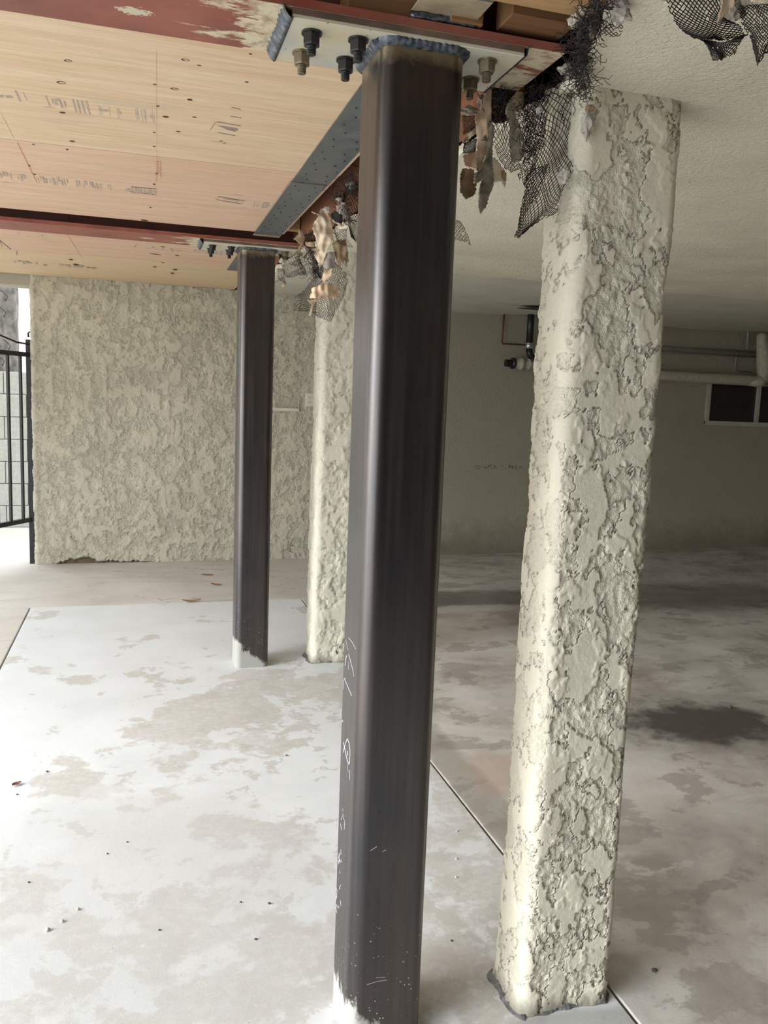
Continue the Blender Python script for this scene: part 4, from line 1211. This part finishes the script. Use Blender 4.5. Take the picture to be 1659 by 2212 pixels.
chunk(fray, *Zt([(150, 170)])[0], 1.46, 0.011, MORTAR_LT, 8)
chunk(fray, *Zt([(230, 545)])[0], 1.60, 0.013, MORTAR_LT, 9, sq=(0.8, 0.8, 1.1))
chunk(fray, *Zt([(490, 75)])[0], 1.31, 0.020, MORTAR_LT, 10, sq=(1.2, 0.8, 1.0))
chunk(fray, *Zt([(110, 540)])[0], 1.64, 0.013, MORTAR, 11, sq=(1.2, 0.8, 0.7))

# lath drooping in at the top right corner
top = empty('torn_lath', (1.0, 1.2, 2.2))
tag(top, 'sagging pocket of black diamond wire mesh in the top right corner', 'torn lath', 'torn lath at the ceiling edge')
net(top, [Zt([(850, -60), (1000, -60), (1150, -60), (1280, -60)]), Zt([(895, 110), (1050, 110), (1180, 110), (1300, 130)]), Zt([(985, 240), (1130, 240), (1270, 240), (1440, 200)]), Zt([(1080, 300), (1200, 312), (1330, 312), (1480, 284)])],
    1.19, 26, 28, 0.0009, 0.004, 51, 0.01)
net(top, [Zt([(1080, 296), (1200, 308), (1330, 312), (1480, 284)]), Zt([(1185, 350), (1250, 370), (1320, 370), (1430, 330)]), Zt([(1240, 470), (1280, 465), (1330, 440), (1390, 430)])], 1.20, 26, 14, 0.0009, 0.010, 52, 0.04)
net(top, [Zt([(1430, 40), (1550, 30), (1660, 20), (1800, 20)]), Zt([(1450, 180), (1560, 200), (1660, 180), (1800, 180)]), Zt([(1500, 330), (1570, 340), (1660, 320), (1780, 330)]), Zt([(1550, 510), (1585, 480), (1640, 420), (1700, 400)])], 1.20, 30, 32, 0.0008, 0.012, 53, 0.12)
sheet(top, Zt([(1300, -20), (1400, 0), (1395, 50), (1345, 90), (1260, 185), (1275, 110), (1290, 60)]), 1.19, PAPER, seed=30)
sheet(top, Zt([(1480, -20), (1700, -20), (1700, 30), (1560, 20)]), 1.19, PAPER_LT, seed=31)
chunk(top, *Zt([(1390, 90)])[0], 1.24, 0.016, MORTAR, 12)

# clump half hidden behind the nearer column
mid = empty('torn_lath', (0.78, 3.02, 2.2))
tag(mid, 'dense matted wire lath showing just left of the nearer steel column', 'torn lath', 'torn lath at the ceiling edge')
net(mid, [Zf([(900, 230), (1000, 150), (1160, 90)]), Zf([(880, 450), (1000, 430), (1160, 400)]), Zf([(930, 650), (1040, 700), (1160, 700)]), Zf([(1030, 850), (1080, 900), (1150, 980)])], 3.02, 28, 34, 0.0008, 0.04, 61, 0.06)
net(mid, [Zf([(940, 200), (1040, 130), (1180, 70)]), Zf([(900, 420), (1020, 400), (1180, 380)]), Zf([(960, 600), (1060, 650), (1180, 680)])], 3.08, 26, 30, 0.0008, 0.04, 62, 0.06)
tangle(mid, Zf([(850, 330), (950, 220), (1060, 110), (1150, 80)]), [3.2, 3.1, 3.0, 2.95], 0.016, 160, 0.0008, 63, (0.03, 0.09))
for k, (a, b) in enumerate(((920, 400), (700, 470), (1030, 130), (860, 330), (960, 560), (900, 470))):
    chunk(mid, *Zf([(a, b)])[0], 3.03, 0.007 + 0.003 * (k % 3), MORTAR_LT, 30 + k, sq=(1.3, 0.7, 1))
sheet(mid, Zf([(760, 610), (910, 690), (920, 560), (930, 560), (930, 700), (900, 720), (765, 635)]), 3.2, PAPER_LT, seed=40, cell=1.6)
sheet(mid, Zf([(740, 540), (880, 440), (910, 500), (900, 690), (770, 610)]), 3.3, simple('black_felt', (0.03, 0.03, 0.03), 0.9), seed=41, name='felt_scrap')
sheet(mid, Zf([(950, 480), (1010, 470), (1020, 700), (960, 620)]), 3.05, MORTAR, 'mortar_strip', 1.8, 0.03, 0.012, 42)

# far clump hanging before the far stucco column
farc = empty('torn_lath', (0.76, 3.52, 2.25))
tag(farc, 'hanging strips of pale tan paper and wire lath in front of the far stucco column', 'torn lath', 'torn lath at the ceiling edge')
YF = 3.52
sheet(farc, Zf([(610, 445), (680, 490), (740, 590), (790, 780), (802, 940), (765, 900), (700, 1040), (645, 1190), (590, 1300), (555, 1180), (510, 1110), (545, 1040), (540, 900), (512, 820), (488, 735), (520, 640), (580, 560)]), YF - 0.05, PAPER_LT, seed=50, wav=0.04, cell=1.8)
sheet(farc, Zf([(470, 500), (590, 540), (585, 560), (475, 515)]), YF - 0.05, PAPER_LT, seed=51, cell=1.4)
sheet(farc, Zf([(760, 830), (800, 800), (800, 950), (780, 950)]), YF - 0.05, PAPER_LT, seed=52, cell=1.4)
sheet(farc, Zf([(700, 1080), (800, 1070), (790, 1290), (700, 1310), (655, 1280), (640, 1200)]), YF - 0.05, MORTAR_LT, 'mortar_strip', 1.7, 0.03, 0.012, 53)
sheet(farc, Zf([(660, 1300), (770, 1290), (755, 1410), (655, 1490), (615, 1460)]), YF - 0.05, PAPER, seed=54, cell=1.7)
sheet(farc, Zf([(470, 1590), (620, 1510), (820, 1515), (875, 1600), (835, 1720), (620, 1720), (440, 1720), (480, 1640)]), YF - 0.05, PAPER, seed=55, wav=0.05, cell=1.7)
sheet(farc, Zf([(400, 1745), (580, 1735), (515, 1790), (468, 1970), (440, 1970), (480, 1800)]), YF - 0.05, PAPER, seed=56, cell=1.5)
sheet(farc, Zf([(290, 720), (385, 860), (370, 940), (270, 1100), (245, 1085), (320, 960), (218, 880), (290, 830)]), YF - 0.05, PAPER_DK, seed=57, cell=1.6)
sheet(farc, Zf([(765, 950), (850, 900), (955, 890), (1000, 1200), (960, 1230), (880, 1330), (800, 1100)]), YF - 0.05, PAPER_DK, seed=58, wav=0.04, cell=1.8)
sheet(farc, Zf([(380, 930), (510, 925), (505, 1000), (400, 985)]), YF - 0.05, PAPER, seed=59, cell=1.5)
chunk(farc, *Zf([(380, 1040)])[0], YF - 0.05, 0.012, MORTAR_LT, 50); chunk(farc, *Zf([(930, 1250)])[0], YF - 0.05, 0.013, MORTAR_LT, 51); chunk(farc, *Zf([(60, 1200)])[0], YF - 0.05, 0.010, MORTAR_LT, 52)
sheet(farc, Zf([(55, 1520), (110, 1520), (105, 1565), (60, 1560)]), YF - 0.05, PAPER_DK, seed=70, cell=1.4)
net(farc, [Zf([(455, 1080), (560, 1100), (700, 1150), (800, 1200)]), Zf([(480, 1380), (600, 1420), (800, 1400), (950, 1360)]), Zf([(380, 1600), (600, 1640), (850, 1600), (985, 1540)]), Zf([(240, 1680), (480, 1790), (700, 1850), (880, 1790)]), Zf([(220, 1900), (470, 1930), (600, 2010), (740, 2040)])],
    YF, 34, 50, 0.0009, 0.02, 71, 0.03)
net(farc, [Zf([(470, 1020), (540, 1060), (600, 1150)]), Zf([(480, 1250), (560, 1300), (650, 1330)]), Zf([(560, 1420), (620, 1470), (690, 1480)])], YF + 0.03, 20, 30, 0.0008, 0.02, 72, 0.03)
net(farc, [Zf([(40, 1240), (180, 1150), (330, 1090)]), Zf([(90, 1330), (230, 1290), (350, 1260)]), Zf([(140, 1440), (260, 1410), (410, 1390)])], YF, 30, 22, 0.0008, 0.03, 73, 0.05)
net(farc, [Zf([(360, 850), (430, 800), (510, 770)]), Zf([(370, 900), (440, 880), (520, 860)]), Zf([(390, 1060), (450, 1040), (520, 1010)])], YF + 0.02, 18, 26, 0.0008, 0.03, 74, 0.05)
net(farc, [Zf([(-10, 1300), (40, 1300), (90, 1330)]), Zf([(-10, 1400), (40, 1420), (90, 1450)]), Zf([(-10, 1450), (60, 1490), (110, 1510)])], YF + 0.05, 14, 16, 0.0007, 0.02, 75, 0.1)
net(farc, [Zf([(780, 620), (860, 760), (960, 740)]), Zf([(800, 800), (850, 870), (1000, 860)]), Zf([(800, 900), (880, 980), (1060, 980)])], YF - 0.1, 20, 20, 0.0007, 0.03, 76, 0.06)
tangle(farc, Zf([(330, 1090), (300, 1250), (400, 1390)]), [YF] * 3, 0.010, 40, 0.0008, 77, (0.03, 0.07))
tangle(farc, Zf([(420, 820), (470, 950), (420, 1080), (500, 1250), (580, 1450)]), [YF] * 5, 0.011, 130, 0.0008, 78, (0.03, 0.08))

scrap = empty('torn_lath', (0.80, 2.6, 2.0))
tag(scrap, 'small scrap of wire mesh poking out right of the nearer steel column', 'torn lath', 'torn lath at the ceiling edge')
net(scrap, [[(950, 470), (975, 472), (995, 478)], [(965, 495), (985, 495), (1008, 500)], [(975, 520), (1000, 522), (1018, 530)]], 2.6, 16, 20, 0.0009, 0.004, 81, 0.05)
net(scrap, [[(945, 330), (955, 330), (965, 330)], [(950, 400), (958, 400), (966, 400)], [(950, 472), (958, 472), (968, 474)]], 2.6, 6, 30, 0.0009, 0.004, 82, 0.0)

# ---------------- fittings on the back wall
def wpt(px, py, off=0.0):
    d = ray(px, py)
    t = (7.53 + 0.03 * 0.8 - off) / (d[1] - 0.03 * d[0])
    return CAM + d * t
o_c = wpt(668, 863.5)
ow = 0.0
out = empty('electrical_outlet', (o_c[0], o_c[1] - 0.012, o_c[2] - 0.058))
tag(out, 'cream double wall outlet beside the far stucco column', 'outlet')
ox, oy, oz = o_c[0], o_c[1] - 0.016, o_c[2]
bevel(Geo().box((ox - 0.040, oy - 0.006, oz - 0.060), (ox + 0.040, oy + 0.012, oz + 0.060)).build('cover_plate', OUTLET, out), 0.003, 2)
for dz in (0.021, -0.021):
    sk = Geo()
    ring = [(ox + 0.017 * math.cos(a), oz + dz + 0.0155 * math.sin(a)) for a in np.linspace(0, 2 * math.pi, 18, endpoint=False)]
    sk.add([(x, oy - 0.0085, z) for x, z in ring] + [(x, oy - 0.005, z) for x, z in ring], [tuple(range(17, -1, -1))[::-1]] + [(k, (k + 1) % 18, 18 + (k + 1) % 18, 18 + k) for k in range(18)])
    sko = sk.build('socket', OUTLET, out)
    for a in ((-0.008, 0.003, 0.0016, 0.006), (0.007, 0.003, 0.0016, 0.005), (0.0, -0.008, 0.003, 0.003)):
        Geo().box((ox + a[0] - a[2], oy - 0.0092, oz + dz + a[1] - a[3]), (ox + a[0] + a[2], oy - 0.0080, oz + dz + a[1] + a[3])).build('slot', DARK, sko)
ra, rb = wpt(560, 881.5), wpt(645, 885.5)
rw = Geo().box((ra[0], ra[1] - 0.026, rb[2] - 0.014), (rb[0], rb[1] + 0.01, rb[2] + 0.014)).build('cable_raceway', RACEWAY, None, False, ((ra[0] + rb[0]) / 2, ra[1], rb[2] - 0.013))
tag(rw, 'thin cream cable raceway ending beside the outlet', 'raceway'); bevel(rw, 0.002, 1)
wr = Geo().tube([wpt(647, 856, 0.02), wpt(645, 866, 0.022), wpt(644.5, 876, 0.022), wpt(645, 884, 0.02)], 0.0035, 6).build('loose_cable', RACEWAY, None, True, tuple(wpt(645, 884, 0.02)))
tag(wr, 'short cream cable end sticking up from the raceway', 'cable')
# faded writing on the wall between the columns
def Zi(l): return [wpt(1010 + a / 13.82, 980 + b / 13.82, 0.001) for a, b in l]
ik = Geo()
for st, r in (([(225, 365), (250, 380), (235, 420), (270, 450), (330, 455), (360, 430), (355, 385), (300, 355), (260, 375)], .0035), ([(505, 375), (508, 440)], .0035), ([(540, 370), (545, 440)], .003),
              ([(715, 340), (650, 360), (600, 400), (590, 440)], .0045), ([(640, 380), (640, 410)], .003), ([(705, 440), (735, 430)], .004), ([(830, 355), (790, 400), (785, 435), (810, 435)], .0045), ([(790, 400), (820, 395)], .003),
              ([(860, 415), (875, 435)], .004), ([(1045, 355), (1035, 385)], .004), ([(1120, 420), (1130, 435)], .0035), ([(1240, 330), (1245, 430)], .005), ([(1245, 390), (1290, 370), (1310, 400), (1280, 430)], .0035),
              ([(1340, 350), (1335, 440), (1360, 455)], .0045), ([(1385, 380), (1380, 440)], .0035), ([(1450, 340), (1445, 460), (1490, 460)], .0045), ([(1560, 370), (1550, 440)], .0035), ([(1630, 380), (1600, 420)], .0035)):
    ik.tube(Zi(st), r, 4)
wall_o = bpy.data.objects['wall_back']
tag(ik.build('ink_writing', simple('faded_wall_ink', (0.16, 0.13, 0.10), 0.9, 0, 0.3, 50), wall_o), 'faded dark handwriting')

# soil pipe with coupling, copper tube and cleanout plug
def wq(px, py, off): return wpt(px, py, off)
sp = empty('drain_pipe', tuple(wq(1143, 760, 0.12)))
tag(sp, 'black drain pipe with shiny clamp coming down behind the stucco column', 'pipe')
c0, c1 = wq(1146, 655, 0.12), wq(1143.5, 742, 0.12)
c0 = np.array([c1[0], c1[1], 2.50])
Geo().tube([c0, c1], 0.034, 18).build('black_pipe', PIPE_BLACK, sp, True)
e1 = np.array([c1[0] + 0.012, c1[1], c1[2] - 0.075])
Geo().tube([c1 + [0, 0, 0.008], c1 + [0, 0, -0.050]], 0.038, 18).build('band_clamp', CLAMP, sp, True)
for dz in (-0.006, -0.040):
    Geo().tube([c1 + [0, 0, dz + 0.005], c1 + [0, 0, dz - 0.005]], 0.0405, 18).build('clamp_screw_band', CLAMP, sp, True)
Geo().tube([c1 + [0, 0, -0.05], c1 + [0.01, 0, -0.10], c1 + [0.05, 0, -0.145], c1 + [0.10, 0, -0.17]], 0.033, 16).build('pipe_elbow', PIPE_BLACK, sp, True)
co = empty('cleanout_fitting', tuple(wq(1120, 786, 0.10)))
tag(co, 'painted cast cleanout fitting with black square plug low beside the drain pipe', 'pipe fitting')
def hx(px, z=None): 
    p = wq(px, 786, 0.11); p[2] = 1.915; return p
Geo().tube([hx(1112), hx(1140), hx(1170), hx(1215)], [0.046, 0.046, 0.046, 0.046], 18).build('fitting_body', PIPE_PAINT, co, True)
Geo().tube([hx(1121), hx(1129)], 0.060, 18).build('hub_ring', PIPE_PAINT, co, True)
Geo().tube([hx(1105.5), hx(1110)], 0.055, 18).build('plug_rim', PIPE_BLACK, co, True)
Geo().tube([hx(1092), hx(1106)], 0.038, 8).build('plug', PIPE_BLACK, co)
Geo().tube([hx(1140), hx(1141) + [0, 0, 0.001], hx(1142)], 0.056, 18).build('hub_ring', PIPE_PAINT, co, True)
cp = Geo().tube([wq(1090, 672, 0.03), wq(1087, 700, 0.03), wq(1084.5, 738, 0.03), wq(1086, 742.5, 0.03), wq(1110, 743.5, 0.03), wq(1138, 745.5, 0.05)], 0.0085, 8).build('copper_tube', COPPER, None, True, tuple(wq(1086, 742, 0.03)))
tag(cp, 'thin dark copper tube bent in an L left of the drain pipe', 'tube')
hl = Geo()
cH = np.array([3.30, 6.72, 0])
hp = []
for k in range(24):
    a = 2 * math.pi * k / 24
    x = 3.42 + (0.22 + 0.05 * math.sin(3 * a)) * math.cos(a); y = 6.70 + (0.20 + 0.04 * math.cos(2 * a)) * math.sin(a)
    hp.append((x, y, zc(y) - 0.034))
hl.add(hp + [(3.42, 6.70, zc(6.7) - 0.034)], [(k, (k + 1) % 24, 24) for k in range(24)])
hc = hl.build('ceiling_hole_shade', DARK, bpy.data.objects['ceiling']); tag(hc, 'dark sheet standing for the shaded hole in the plaster around the drain pipe')  # flat dark sheet, the hole's shade is only its colour

# pipes along the wall at right
def run(name, pts, r, mat, label, cat, n=14, parts=None):
    root = empty(name, tuple(pts[0])); Geo().tube(pts, r, n).build('run', mat, root, True); tag(root, label, cat); return root
lag = run('lagged_pipe', [wq(1340, 807, 0.14), wq(1430, 811, 0.14), wq(1630, 822, 0.14), wq(1700, 826, 0.14)], 0.054, LAGGING, 'thick rough-wrapped pipe running along the wall above the window', 'pipe')
bm_pts = [wq(1646, 724, 0.14), wq(1650, 780, 0.14), wq(1648, 822, 0.14)]
Geo().tube([bm_pts[0] + [0, 0, 0.02], bm_pts[0], bm_pts[1], bm_pts[2]], [0.03, 0.055, 0.075, 0.065], 16).build('elbow_lagging', LAGGING, lag, True)
Geo().tube([wq(1616, 823, 0.14), wq(1640, 824, 0.14), wq(1652, 824, 0.14)], [0.05, 0.062, 0.055], 16).build('elbow_lagging', LAGGING, lag, True)
run('wall_conduit', [wq(1200, 737, 0.04), wq(1430, 750.5, 0.04), wq(1690, 765, 0.04)], 0.013, CONDUIT, 'upper of the two thin grey conduits along the wall at right', 'conduit', 10)
run('wall_conduit', [wq(1200, 747, 0.04), wq(1430, 760.5, 0.04), wq(1690, 774, 0.04)], 0.012, CONDUIT, 'lower of the two thin grey conduits along the wall at right', 'conduit', 10)
run('conduit_drop', [wq(1617, 709, 0.05), wq(1616, 722, 0.05), wq(1613, 755, 0.05)], [0.016, 0.013, 0.010], CONDUIT, 'short pale vertical pipe dropping from the ceiling to the conduits', 'conduit', 10)
pc = run('paint_drip_cable', [wq(1592, 755, 0.03), wq(1590, 780, 0.03), wq(1587, 797, 0.03), wq(1592, 802, 0.03), wq(1624, 805, 0.03)], 0.009, CONDUIT, 'pale L-shaped cable hanging below the conduits above the wrapped pipe', 'cable', 8)
hg = run('pipe_hanger', [np.array([wq(1596, 715, 0.03)[0], wq(1596, 715, 0.03)[1], 2.47]), wq(1595, 740, 0.03), wq(1592, 770, 0.03)], 0.003, CONDUIT, 'thin wire hanger holding the two conduits', 'wire', 6)
# window
win = empty('window_1', (6.64, 7.75, 1.385)); tag(win, 'small aluminium slider window in the back wall at right', None, None, 'structure')
def wb_(x0, x1, z0, z1, y0, y1, mat, name, par): return Geo().box((x0, y0, z0), (x1, y1, z1)).build(name, mat, par)
fy = float(wy(6.6))
wb_(5.93, 5.975, 1.385, 1.85, fy - 0.04, fy + 0.1, ALU, 'window_frame', win); wb_(7.305, 7.35, 1.385, 1.85, fy - 0.04, fy + 0.1, ALU, 'window_frame', win)
wb_(5.93, 7.35, 1.375, 1.42, fy - 0.045, fy + 0.1, ALU, 'window_frame', win); wb_(5.93, 7.35, 1.82, 1.855, fy - 0.04, fy + 0.1, ALU, 'window_frame', win)
wb_(6.16, 6.26, 1.42, 1.82, fy + 0.05, fy + 0.08, CURTAIN, 'blind_slat', win); wb_(6.62, 6.66, 1.42, 1.82, fy + 0.0, fy + 0.04, ALU, 'mullion', win)
wb_(5.975, 7.305, 1.42, 1.82, fy + 0.03, fy + 0.036, GLASS, 'window_pane', win)
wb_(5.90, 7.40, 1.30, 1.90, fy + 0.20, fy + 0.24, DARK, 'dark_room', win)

# ---------------- outdoors seen past the end of the back wall
gate = empty('iron_gate', (-0.868, 7.60, 0.0))
tag(gate, 'black iron picket gate standing open at the end of the back wall', 'gate')
gp = np.array([-0.868, 7.60, 0.0]); gd = np.array([-0.52, -0.85, 0.0]); gd /= np.linalg.norm(gd)
bevel(Geo().box((gp[0] - 0.024, gp[1] - 0.024, 0.0), (gp[0] + 0.024, gp[1] + 0.024, 1.90)).build('post', BLACK_IRON, gate), 0.003, 1)
def bar(a, b, w, name):
    a = np.array(a, float); b = np.array(b, float); d = (b - a) / np.linalg.norm(b - a)
    u = np.cross(d, (0, 0, 1.0)); 
    if np.linalg.norm(u) < 0.1: u = np.array([gd[1], -gd[0], 0.0])
    u /= np.linalg.norm(u); v = np.cross(u, d)
    V = []
    for P in (a, b):
        for su, sv in ((-1, -1), (1, -1), (1, 1), (-1, 1)): V.append(P + u * w * su / 2 + v * w * sv / 2)
    return Geo().hexa(V).build(name, BLACK_IRON, gate)
for z, nm in ((1.775, 'rail'), (0.385, 'rail')):
    bar(gp + [0, 0, z], gp + gd * 1.1 + [0, 0, z], 0.036, nm)
for k in range(7):
    q = gp + gd * (0.112 + 0.15 * k)
    bar(q + [0, 0, 0.385], q + [0, 0, 1.775], 0.020, 'picket')
Geo().tube([gp + [-0.002, 0, 1.92], gp + [-0.004, 0, 1.955], gp + [0.012, 0, 1.965], gp + [0.022, 0, 1.95]], 0.008, 8).build('hook', BLACK_IRON, gate, True)
Geo().tube([gp + gd * 0.44 + [0, 0, 1.80], gp + gd * 0.44 + [0, 0, 1.83]], 0.03, 12).build('latch_ball', BLACK_IRON, gate, True)
cb = Geo().tube([gp + [0, -0.02, 1.86], gp + gd * 0.15 + [0, 0, 1.868], gp + gd * 0.4 + [0, 0, 1.92], gp + gd * 0.9 + [0, 0, 2.06]], 0.008, 8).build('slack_cable', ROPE, None, True, tuple(gp + [0, -0.02, 1.86]))
tag(cb, 'dark slack cable rising to the left from the gate post', 'cable')
# grey block wall
bw = empty('block_wall', (-1.6, 9.62, 0.0)); tag(bw, 'low grey concrete block wall beyond the gate', 'wall')
ch_, L = 0.238, 0.44
Geo().box((-3.4, 9.66, 0.0), (0.4, 9.80, 7 * ch_ - 0.004)).build('mortar_core', BLOCK_MORTAR, bw)
base_me = None
for r_ in range(7):
    off = 0.0 if r_ % 2 else -L / 2
    for k in range(9):
        x = -3.42 + off + k * L + 0.09
        if x < -3.6 or x > 0.3: continue
        if base_me is None:
            o = Geo().box((0, 0, 0), (L - 0.006, 0.055, ch_ - 0.006)).build('concrete_block', BLOCK, bw, False, (0, 0, 0))
            bevel(o, 0.004, 1); base_me = o.data
        else:
            o = bpy.data.objects.new('concrete_block', base_me); COL.objects.link(o); o.parent = bw
            bevel(o, 0.004, 1)
        o.location = (x + 1.6, -0.009 + random.uniform(-.0012, .0012), r_ * ch_ + 0.003)
# tree trunk, pale house
tr = empty('tree_trunk', (-1.80, 11.2, -0.01)); tag(tr, 'dark thick trunk with vine twigs standing behind the block wall', 'tree')
V = []; n = 40; zs = np.linspace(-0.02, 5.0, 60)
for z in zs:
    for k in range(n):
        a = 2 * math.pi * k / n
        rr_ = 0.40 * (1 + 0.05 * math.sin(9 * a + z * 2) + 0.04 * perlin(np.array([[math.cos(a) * 3, math.sin(a) * 3, z * 2.4]]))[0])
        V.append((-1.80 + rr_ * math.cos(a), 11.2 + rr_ * math.sin(a), z))
Fc = [(i * n + k, i * n + (k + 1) % n, (i + 1) * n + (k + 1) % n, (i + 1) * n + k) for i in range(len(zs) - 1) for k in range(n)]
mesh('bark', V, Fc, BARK, tr, True)
vn = Geo()
for k in range(5):
    z = 1.75 + 0.19 * k; a = -0.9 + 0.25 * math.sin(k * 2.2)
    p = np.array([-1.80 + 0.42 * math.cos(a), 11.2 + 0.42 * math.sin(a), z])
    vn.tube([p, p + [0.03, -0.03, 0.05], p + [-0.03, -0.03, 0.11], p + [-0.12, 0.0, 0.15 + 0.05 * math.sin(k)]], 0.006, 5)
vn.build('vine', simple('red_brown_vine', (0.06, 0.035, 0.028), 0.9, 0, 0.5, 20), tr)['kind'] = 'stuff'
hs = empty('neighbour_house', (-3.0, 14.5, -0.01)); tag(hs, 'bright white house wall behind the block wall', 'house')
Geo().box((-9.0, 14.0, -0.01), (2.0, 15.0, 6.0)).build('house_wall', WHITE_WALL, hs)
Geo().box((-9.2, 13.8, 6.0), (2.2, 15.2, 6.2)).build('roof_edge', BLOCK, hs)
Geo().box((-14.0, 3.4, -0.01), (-7.0, 14.0, 6.0)).build('added_sky_blocker', WHITE_WALL, hs)  # out of view, added to block sky light from the back left

# ---------------- litter on the floor
def leaf(px, py, L, w, rot, mat, label, curl=0.012, seed=0):
    c = on_z(px, py, 0.002)
    rr = random.Random(seed); n = 9; V = []
    for i in range(n):
        t = i / (n - 1); ww = w * math.sin(math.pi * min(1, 0.08 + t * 0.9)) ** 0.8
        x = (t - 0.5) * L; zz = 0.003 + curl * (2 * t - 1) ** 2 * rr.uniform(0.7, 1.2)
        for s_, dz in ((-1, 0.006), (0, 0.0), (1, 0.006)):
            V.append((x, s_ * ww / 2 + 0.1 * L * math.sin(t * 3), zz + dz * 0.8))
    Fc = [(i * 3 + k, i * 3 + k + 1, (i + 1) * 3 + k + 1, (i + 1) * 3 + k) for i in range(n - 1) for k in range(2)]
    Rz = np.array([[math.cos(rot), -math.sin(rot), 0], [math.sin(rot), math.cos(rot), 0], [0, 0, 1]])
    V = [Rz @ np.array(v) + np.array([c[0], c[1], 0.0]) for v in V]
    o = mesh('dry_leaf', V, Fc, mat, None, True, (c[0], c[1], 0))
    md = o.modifiers.new('thickness', 'SOLIDIFY'); md.thickness = 0.0012
    return tag(o, label, 'leaf', 'dry leaves')
leaf(448, 1243, 0.10, 0.03, -0.3, LEAF, 'small dry brown leaf farthest back near the wall', 0.006, 1)
leaf(466, 1264, 0.085, 0.034, -0.5, LEAF, 'short orange dry leaf midway between wall and floor joint', 0.008, 2)
leaf(414, 1301, 0.135, 0.03, 0.05, LEAF, 'long curled orange leaf lying on the back floor joint', 0.022, 3)
leaf(36, 1696, 0.035, 0.024, 0.6, LEAF_DK, 'little maroon leaf at the far left on the pale slab', 0.004, 4)
def pebble(px, py, r, mat, k):
    c = on_z(px, py, 0.0)
    bm = bmesh.new(); bmesh.ops.create_icosphere(bm, subdivisions=1, radius=1.0)
    V = np.array([v.co[:] for v in bm.verts]); V = V * (1 + 0.25 * perlin(V * 1.7 + k))[:, None] * np.array([1, 0.85, 0.6]) * r
    V[:, 2] -= V[:, 2].min(); Fc = [[v.index for v in f.verts] for f in bm.faces]; bm.free()
    o = mesh('pebble', V + np.array([c[0], c[1], 0]), Fc, mat, None, True, (c[0], c[1], 0))
    return o
for k, (px, py, r, lb) in enumerate(((102, 1668, .006, 'dark pebble just right of the little maroon leaf'), (37, 1717, .004, 'dark speck just below the little maroon leaf'),
        (275, 1820, .004, 'small dark pebble left of centre on the pale slab'), (619, 1633, .006, 'dark pebble nearest the left side of the nearer steel column'),
        (520, 1950, .004, 'small dark pebble upper left of its dark neighbour near the steel column foot'), (232, 1845, .004, 'small dark pebble farther left among the blotches'),
        (581, 1953, .005, 'dark pebble between the blotches left of the nearer steel column'), (62, 1907, .004, 'lone dark pebble near the left picture edge low down'),
        (344, 2010, .004, 'small dark pebble low on the pale slab left of centre'), (552, 2030, .005, 'lowest dark pebble left of the nearer steel column'), (975, 2033, .004, 'small dark pebble between the nearer steel and stucco columns'))):
    tag(pebble(px, py, r, STONE, k), lb, 'pebble', 'dark pebbles')
for k, (px, py, r, lb) in enumerate(((134, 1992, .007, 'pale crumb of mortar low at left, middle of three'), (102, 2011, .008, 'pale crumb of mortar low at left, lowest of three'), (168, 1966, .006, 'pale crumb of mortar low at left, highest of three'),
        (987, 1796, .004, 'white crumb between the columns, farthest of three'), (986, 1856, .004, 'white crumb between the columns, middle of three'), (985, 1896, .004, 'white crumb between the columns, nearest of three'))):
    tag(pebble(px, py, r, STONE_LT, 20 + k), lb, 'pebble', 'pale crumbs')
tag(pebble(1413, 2100, .009, STONE, 41), 'single dark pebble right of the nearer stucco column', 'pebble')
tag(pebble(1577, 1531, .016, STONE, 42), 'dark lump beside the round oil stain', 'pebble')
